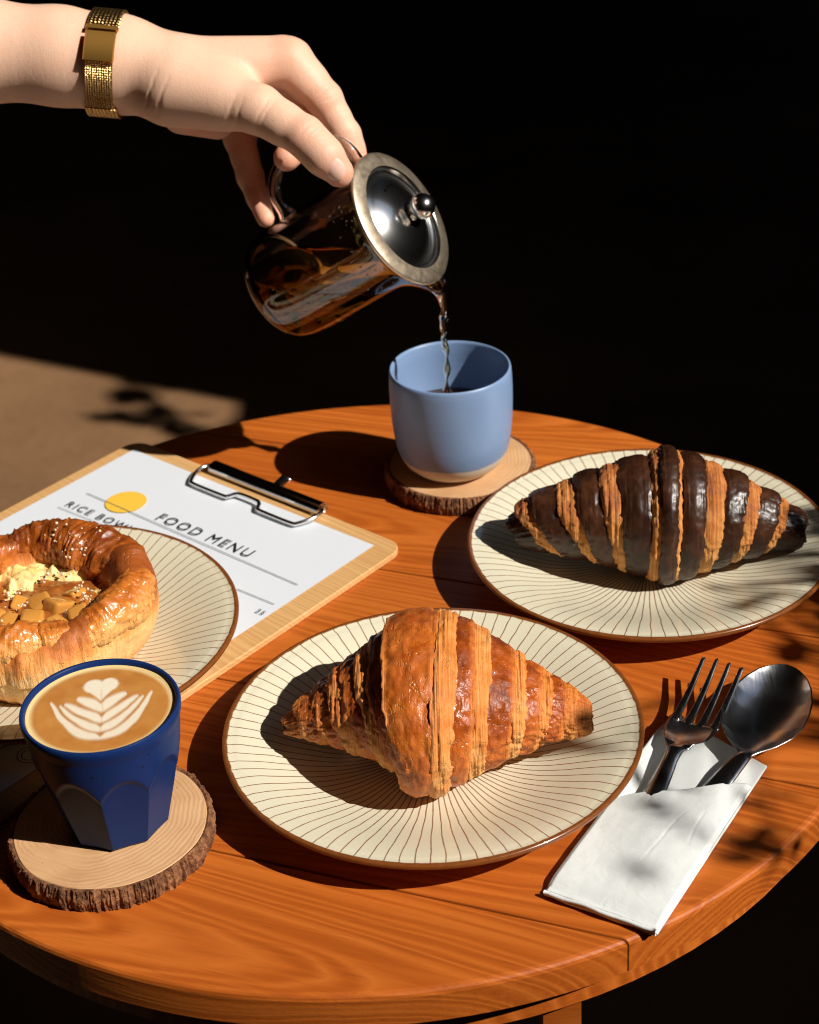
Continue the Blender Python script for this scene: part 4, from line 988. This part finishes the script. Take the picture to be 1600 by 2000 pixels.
# fingers: every phalanx is a little waisted between its joints
def phal(a, ra, b, rb, k=.004, waist=.93):
    m_ = tuple((np.array(a)+np.array(b))/2); bone(a, ra, m_, (ra+rb)/2*waist, k); bone(m_, (ra+rb)/2*waist, b, rb, k)
# thumb
bone((352, 174, .014), .0180, (506, 214, .026), .0136, .012)
phal((506, 214, .026), .0136, (594, 266, .033), .0117, .005)
phal((594, 266, .033), .0117, (634, 306, .034), .0112, .003, .98); bone((634, 306, .034), .0112, (662, 336, .031), .0086, .003)
# index finger
phal((566, 122, .002), .0140, (634, 194, .001), .0106, .005)
phal((634, 194, .001), .0106, (676, 264, -.003), .0088, .003); phal((676, 264, -.003), .0088, (698, 318, -.007), .0068, .003, 1.0)
# middle finger, hooked through the handle
phal((554, 128, -.016), .0132, (612, 208, -.020), .0102, .004)
phal((612, 208, -.020), .0102, (602, 262, -.014), .0090, .003); phal((602, 262, -.014), .0090, (560, 308, -.004), .0080, .003, 1.0)
# ring finger
phal((533, 152, -.034), .0124, (586, 232, -.040), .0098, .004)
phal((586, 232, -.040), .0098, (590, 280, -.036), .0085, .003); bone((590, 280, -.036), .0085, (570, 298, -.026), .0076, .003)
# little finger, stretched along the outside of the handle
phal((498, 184, -.050), .0116, (468, 270, -.054), .0098, .006)
phal((468, 270, -.054), .0098, (489, 345, -.048), .0082, .003); phal((489, 345, -.048), .0082, (519, 426, -.038), .0058, .003, 1.0)

def surface_nets(bones, h):
    P = np.array([b[0] for b in bones]+[b[2] for b in bones]); rm = max(max(b[1], b[3]) for b in bones)
    lo = P.min(0)-rm-.01; hi = P.max(0)+rm+.01
    n = np.ceil((hi-lo)/h).astype(int)+1
    ax = [lo[i]+h*np.arange(n[i]) for i in range(3)]
    D = np.full(n, .02, np.float32)
    for a, ra, b, rb, k in bones:
        l = np.minimum(a, b)-max(ra, rb)-.022; u = np.maximum(a, b)+max(ra, rb)+.022
        i0 = np.maximum(np.floor((l-lo)/h).astype(int), 0); i1 = np.minimum(np.ceil((u-lo)/h).astype(int)+1, n)
        sl = tuple(slice(i0[i], i1[i]) for i in range(3))
        X = ax[0][sl[0]][:, None, None]-a[0]; Y = ax[1][sl[1]][None, :, None]-a[1]; Z = ax[2][sl[2]][None, None, :]-a[2]
        d = b-a; t = np.clip((X*d[0]+Y*d[1]+Z*d[2])/(d@d), 0, 1)
        ds = np.sqrt((X-t*d[0])**2+(Y-t*d[1])**2+(Z-t*d[2])**2)-(ra+(rb-ra)*t)
        o = D[sl]; hh = np.maximum(k-np.abs(o-ds), 0)/k
        D[sl] = np.minimum(o, ds)-hh*hh*k*.25
    ins = D < 0
    c = np.zeros(np.array(D.shape)-1, np.int8)
    for i in (0, 1):
        for j in (0, 1):
            for k in (0, 1): c += ins[i:D.shape[0]-1+i, j:D.shape[1]-1+j, k:D.shape[2]-1+k]
    act = (c > 0) & (c < 8); idx = np.full(c.shape, -1, np.int64); cells = np.argwhere(act); idx[act] = np.arange(len(cells))
    acc = np.zeros((len(cells), 3)); cnt = np.zeros(len(cells))
    cor = [(i, j, k) for i in (0, 1) for j in (0, 1) for k in (0, 1)]
    for p in cor:
        for ax_ in range(3):
            if p[ax_] == 0:
                q = list(p); q[ax_] = 1
                v0 = D[tuple((cells+p).T)]; v1 = D[tuple((cells+q).T)]; m = (v0 < 0) != (v1 < 0)
                t = np.where(m, v0/np.where(m, v0-v1, 1), 0); pos = cells+np.array(p)+0.0; pos[:, ax_] += t
                acc[m] += pos[m]; cnt[m] += 1
    V = lo+h*(acc/cnt[:, None]); Fs = []
    for ax_ in range(3):
        b_, c_2 = (ax_+1) % 3, (ax_+2) % 3
        s0 = [slice(1, -1)]*3; s0[ax_] = slice(0, -1); s1 = list(s0); s1[ax_] = slice(1, None)
        A = ins[tuple(s0)]; Bq = ins[tuple(s1)]; e = np.argwhere(A != Bq); base = e+np.array([0 if i == ax_ else 1 for i in range(3)])
        flip = A[tuple(e.T)]
        eb = np.eye(3, dtype=int)[b_]; ec = np.eye(3, dtype=int)[c_2]
        q = np.stack([idx[tuple((base-eb-ec).T)], idx[tuple((base-ec).T)], idx[tuple(base.T)], idx[tuple((base-eb).T)]], 1)
        q[~flip] = q[~flip][:, ::-1]; Fs.append(q)
    return V, np.vstack(Fs)
hv, hf = surface_nets(bones, .0010)
# relax a little, then skin folds over the knuckles
def relax(V, Fq, it, lam=.5):
    E_ = np.vstack([Fq[:, [0, 1]], Fq[:, [1, 2]], Fq[:, [2, 3]], Fq[:, [3, 0]]]); E_ = np.vstack([E_, E_[:, ::-1]])
    deg = np.bincount(E_[:, 0], minlength=len(V))[:, None]
    for _ in range(it):
        S = np.zeros_like(V); np.add.at(S, E_[:, 0], V[E_[:, 1]]); V = V*(1-lam)+lam*S/deg
    return V
hv = relax(hv, hf, 4)
def fold(V, c, d, n_, wd=.0009, depth=.0006, rad=.011, wig=.0008):   # crease across direction d at point c
    c = np.asarray(c); d = d/np.linalg.norm(d); q = V-c; s = q@d; r = np.linalg.norm(q-np.outer(s, d), axis=1)
    s = s+wig*vnoise(V[:, 0]*220, V[:, 1]*220, V[:, 2]*220, 3)
    w_ = np.exp(-(s/wd)**2)*np.clip(1-r/rad, 0, 1)**.5
    return V-n_*(w_*depth)[:, None]
TOC = -dview
for (u, v, D), (u2, v2), ks in (((598, 262, .046), (650, 322), (-.003, 0, .0028)), ((634, 186, .012), (678, 262), (-.0028, 0, .0025)), ((516, 222, .040), (592, 268), (-.002, .001)), ((679, 258, .006), (700, 316), (0, .002))):
    c = hp_(u, v, D); dd = hp_(u2, v2, D)-c; dd /= np.linalg.norm(dd)
    for s in ks: hv = fold(hv, c+dd*s, dd, TOC*.8+U_*.3, .0008, .00050)
for (u, v) in ((290, 184), (312, 196), (448, 228), (466, 233)):
    c = hp_(u, v, .028); dd = hp_(u+30, v+14, .028)-c; hv = fold(hv, c, dd/np.linalg.norm(dd), TOC, .0010, .0006, .016)
hand0 = hp_(212, 126, 0)
person = empty('person', tuple(hand0), 0, 'bare left forearm and hand tilting the glass teapot by its handle', 'person')
red = np.zeros(len(hv))
for (u, v, D), rr_, k_ in (((660, 336, .033), .014, 1.0), ((698, 318, -.005), .016, 1.0), ((560, 308, -.004), .015, 1.0), ((518, 420, -.038), .018, 1.0), ((470, 275, -.05), .014, .7), ((632, 190, .006), .012, .6), ((596, 266, .040), .012, .5), ((566, 110, .006), .016, .45), ((400, 240, -.02), .022, .8), ((612, 208, -.016), .02, .8), ((480, 230, .0), .020, .6)):
    red = np.maximum(red, k_*np.exp(-(np.linalg.norm(hv-hp_(u, v, D), axis=1)/rr_)**2))
mesh_obj('body', hv-hand0, hf, M_SKIN, person, attrs={'red': red})
# thumb nail
def nail(c, d, nrm, hl, hw, name='thumb_nail'):
    d = d/np.linalg.norm(d); nrm = nrm-d*(nrm@d); nrm /= np.linalg.norm(nrm); sd = np.cross(nrm, d)
    a, b = np.meshgrid(np.linspace(-1, 1, 25), np.linspace(-1, 1, 21), indexing='ij')
    # squircle outline
    rr = np.maximum(np.abs(a), np.abs(b)); ln = np.hypot(a, b)+1e-9; x = a*rr/ln*(1-.18*0), b*rr/ln
    X = x[0]*hl; Y = x[1]*hw*(1+.08*x[0]); Z = -.55*(Y/hw)**2*hw*.62-.0006*np.clip(x[0], 0, 1)**2+.00035*(1-rr**4)
    V = c+X[..., None]*d+Y[..., None]*sd+Z[..., None]*nrm
    mesh_obj(name, (V-hand0).reshape(-1, 3), grid_faces(25, 21), M_NAIL, person)
c0n = hp_(652, 330, .0418); dn = hp_(664, 342, .0398)-hp_(632, 306, .0444)
nail(c0n, dn, TOC*.86+U_*(-.30)+R_*.02, .0074, .0060)

# watch strap
AXW = hp_(235, 130, 0)-hp_(120, 112, 0); AXW /= np.linalg.norm(AXW); AXW = AXW+R_*.02+U_*(.06); AXW /= np.linalg.norm(AXW)
CW = hp_(211, 126, 0); e_u = U_-AXW*(U_@AXW); e_u /= np.linalg.norm(e_u); e_t = np.cross(AXW, e_u)
if e_t@TOC < 0: e_t = -e_t
def gold_mat(name, fine):
    m = Mt(name); uv = m.coord('UV')
    ck = m.n('TexVoronoi', i_Vector=m.map(uv, (fine*.55, fine*5.6, 1)), feature='F1'); ck.inputs['Scale'].default_value = 1; ck.inputs['Randomness'].default_value = .25
    h = ck.outputs['Distance']
    m.p(Base_Color=m.mix(m.math('MULTIPLY', h, 1.4), (.98, .68, .28), (.36, .18, .05)), Metallic=1.0, Roughness=.30)
    m.bump(h, 1.0, .0012); return m.m
strap = empty('wrist_watch', tuple(CW), 0, 'gold mesh watch strap with clasp round the wrist', 'watch')
q_ = hv-CW; ax_ = q_@AXW; sel = np.abs(ax_) < .012
qa = np.arctan2(q_[sel]@e_t, q_[sel]@e_u); qr = np.hypot(q_[sel]@e_t, q_[sel]@e_u)
ba = np.linspace(-np.pi, np.pi, 73); rb_ = np.array([np.percentile(qr[(np.abs(np.angle(np.exp(1j*(qa-a)))) < .10)], 95) for a in ba])
def RSA(a): return float(np.interp(math.atan2(math.sin(a), math.cos(a)), ba, rb_))
RS = float(rb_.mean())
def strap_band(name, a0, a1, hw, off, th, mat, n=120, par=None):
    A = np.radians(np.linspace(a0, a1, n)); cs = [(-hw, 0), (-hw, th*.7), (-hw+.0006, th), (hw-.0006, th), (hw, th*.7), (hw, 0)]
    xs = np.linspace(-hw+.0006, hw-.0006, 9); cs = [(-hw, 0), (-hw, th*.6)]+[(x, th) for x in xs]+[(hw, th*.6), (hw, 0)]
    V = []; UV = []
    for a in A:
        for x, t in cs:
            r = RSA(a)+off+t; V.append(AXW*x+(e_u*math.cos(a)+e_t*math.sin(a))*r); UV.append((x/.02, a*RS/.2))
    k = len(cs); Fc = list(map(tuple, grid_faces(n, k, False, True)))+[tuple(range(k)), tuple(range((n-1)*k, n*k))[::-1]]
    return mesh_obj(name, V, Fc, mat, par or strap, smooth=False, uv=UV)
strap_band('mesh_band', -200, 62, .0094, .0008, .0013, gold_mat('gold_mesh', 17))
strap_band('mesh_band', 98, 162, .0080, .0004, .0010, gold_mat('gold_mesh_fine', 26))
M_GOLD = flat('polished_gold', (.72, .38, .09), .42, 1.0)
cl = strap_band('clasp', 70, 100, .0088, .0022, .0020, M_GOLD, 24)
strap_band('clasp_bar', 61, 66, .0094, .0012, .0022, M_GOLD, 10)
strap_band('clasp_slot', 66, 70, .0080, .0004, .0010, flat('dark_slot', (.02, .012, .006), .4, .6), 8)

# ------------------------------------------------------------------ foliage that dapples the light
M_LEAF = Mt('leaf'); co = M_LEAF.coord(); M_LEAF.p(Base_Color=M_LEAF.mix(M_LEAF.noise(co, 20, 2), (.04, .085, .02), (.07, .12, .03)), Roughness=.5); M_LEAF = M_LEAF.m
M_TWIG = flat('twig', (.09, .055, .03), .8)
def leaf_mesh():
    L_ = np.linspace(0, 1, 9); V = []; 
    for x in L_:
        h = .30*math.sin(math.pi*x**.8)**.9+.002
        for q in (-1, 0, 1): V.append((x, h*q, .05*abs(q)*h*3-.12*x*x))
    me = bpy.data.meshes.new('leaf'); me.from_pydata(V, [], [tuple(map(int, f)) for f in grid_faces(9, 3)]); me.materials.append(M_LEAF); me.update(); return me
LEAF = leaf_mesh()
LRNG = np.random.default_rng(23)
def shrub(name, label, hubs, root_pt, group=None):
    t = empty(name, tuple(root_pt), 0, label, 'tree'); root_pt = np.asarray(root_pt)
    V = []; Fc = []
    def add(P, r0, r1):
        v, f = tube_data(P, np.linspace(r0, r1, len(P)), 6); k = sum(len(x) for x in V); V.append(v); Fc.extend([tuple(i+k for i in q) for q in f])
    c = np.mean([h[0] for h in hubs], 0)-root_pt; up = np.array([c[0]*.75+.06, c[1]*.85, c[2]*1.06])
    add(smooth_path([(0, 0, 0), up*.4+[.05, 0, 0], up], 8), .022, .007)
    for hc, spread, cnt, size in hubs:
        hq = np.asarray(hc)-root_pt; add(smooth_path([up*.92, (up+hq)/2+[.03, .01, .03], hq], 6), .0030, .0006)
        for i in range(cnt):
            p = hq+LRNG.normal(0, 1, 3)*spread; add([hq, (hq+p)/2+[0, 0, .004], p], .0006, .0004)
            o = bpy.data.objects.new('leaf', LEAF); o.location = p; s = size*LRNG.uniform(.7, 1.25); o.scale = (s, s, s); o.rotation_euler = LRNG.uniform(0, 6.28, 3); link(o, t)
    mesh_obj('trunk', np.vstack(V), Fc, M_TWIG, t)
def up_sun(u, v, D, z=0): return onz(u, v, z)+SUN*D
shrub('potted_tree', 'slender leafy tree beside the table, dappling its right side', [
    (up_sun(1580, 1085, 1.0), .016, 7, .034), (up_sun(1520, 1105, 1.0), .011, 4, .028), (up_sun(1430, 1165, 1.1), .007, 2, .020), (up_sun(1585, 1150, .9), .012, 4, .034), (up_sun(1575, 1225, .85), .014, 5, .034), (up_sun(1560, 1290, .9), .010, 3, .026),
    (up_sun(1500, 1580, .90), .007, 4, .024), (up_sun(1430, 1655, 1.0), .008, 2, .021), (up_sun(1262, 1585, 1.35), .006, 2, .020), (up_sun(1318, 1645, 1.45), .007, 2, .018),
    (up_sun(1195, 1690, 1.5), .007, 2, .019), (up_sun(1120, 1508, 1.0), .005, 2, .022), (up_sun(1195, 1515, .95), .006, 4, .024), (up_sun(1548, 1700, 1.0), .010, 2, .022)], (1.05, .20, FLOOR))
shrub('wall_shrub', 'leafy shrub growing by the added shade wall', [
    (np.array([1.50, 1.51, 1.22]), .045, 18, .06), (np.array([1.50, 1.56, 1.28]), .035, 9, .05), (np.array([1.50, 1.47, 1.32]), .030, 5, .05), (np.array([1.50, 1.40, 1.10]), .05, 16, .06), (np.array([1.50, 1.50, 1.02]), .05, 14, .06), (np.array([1.48, 1.30, 1.17]), .03, 6, .05)], (1.50, 1.42, FLOOR))
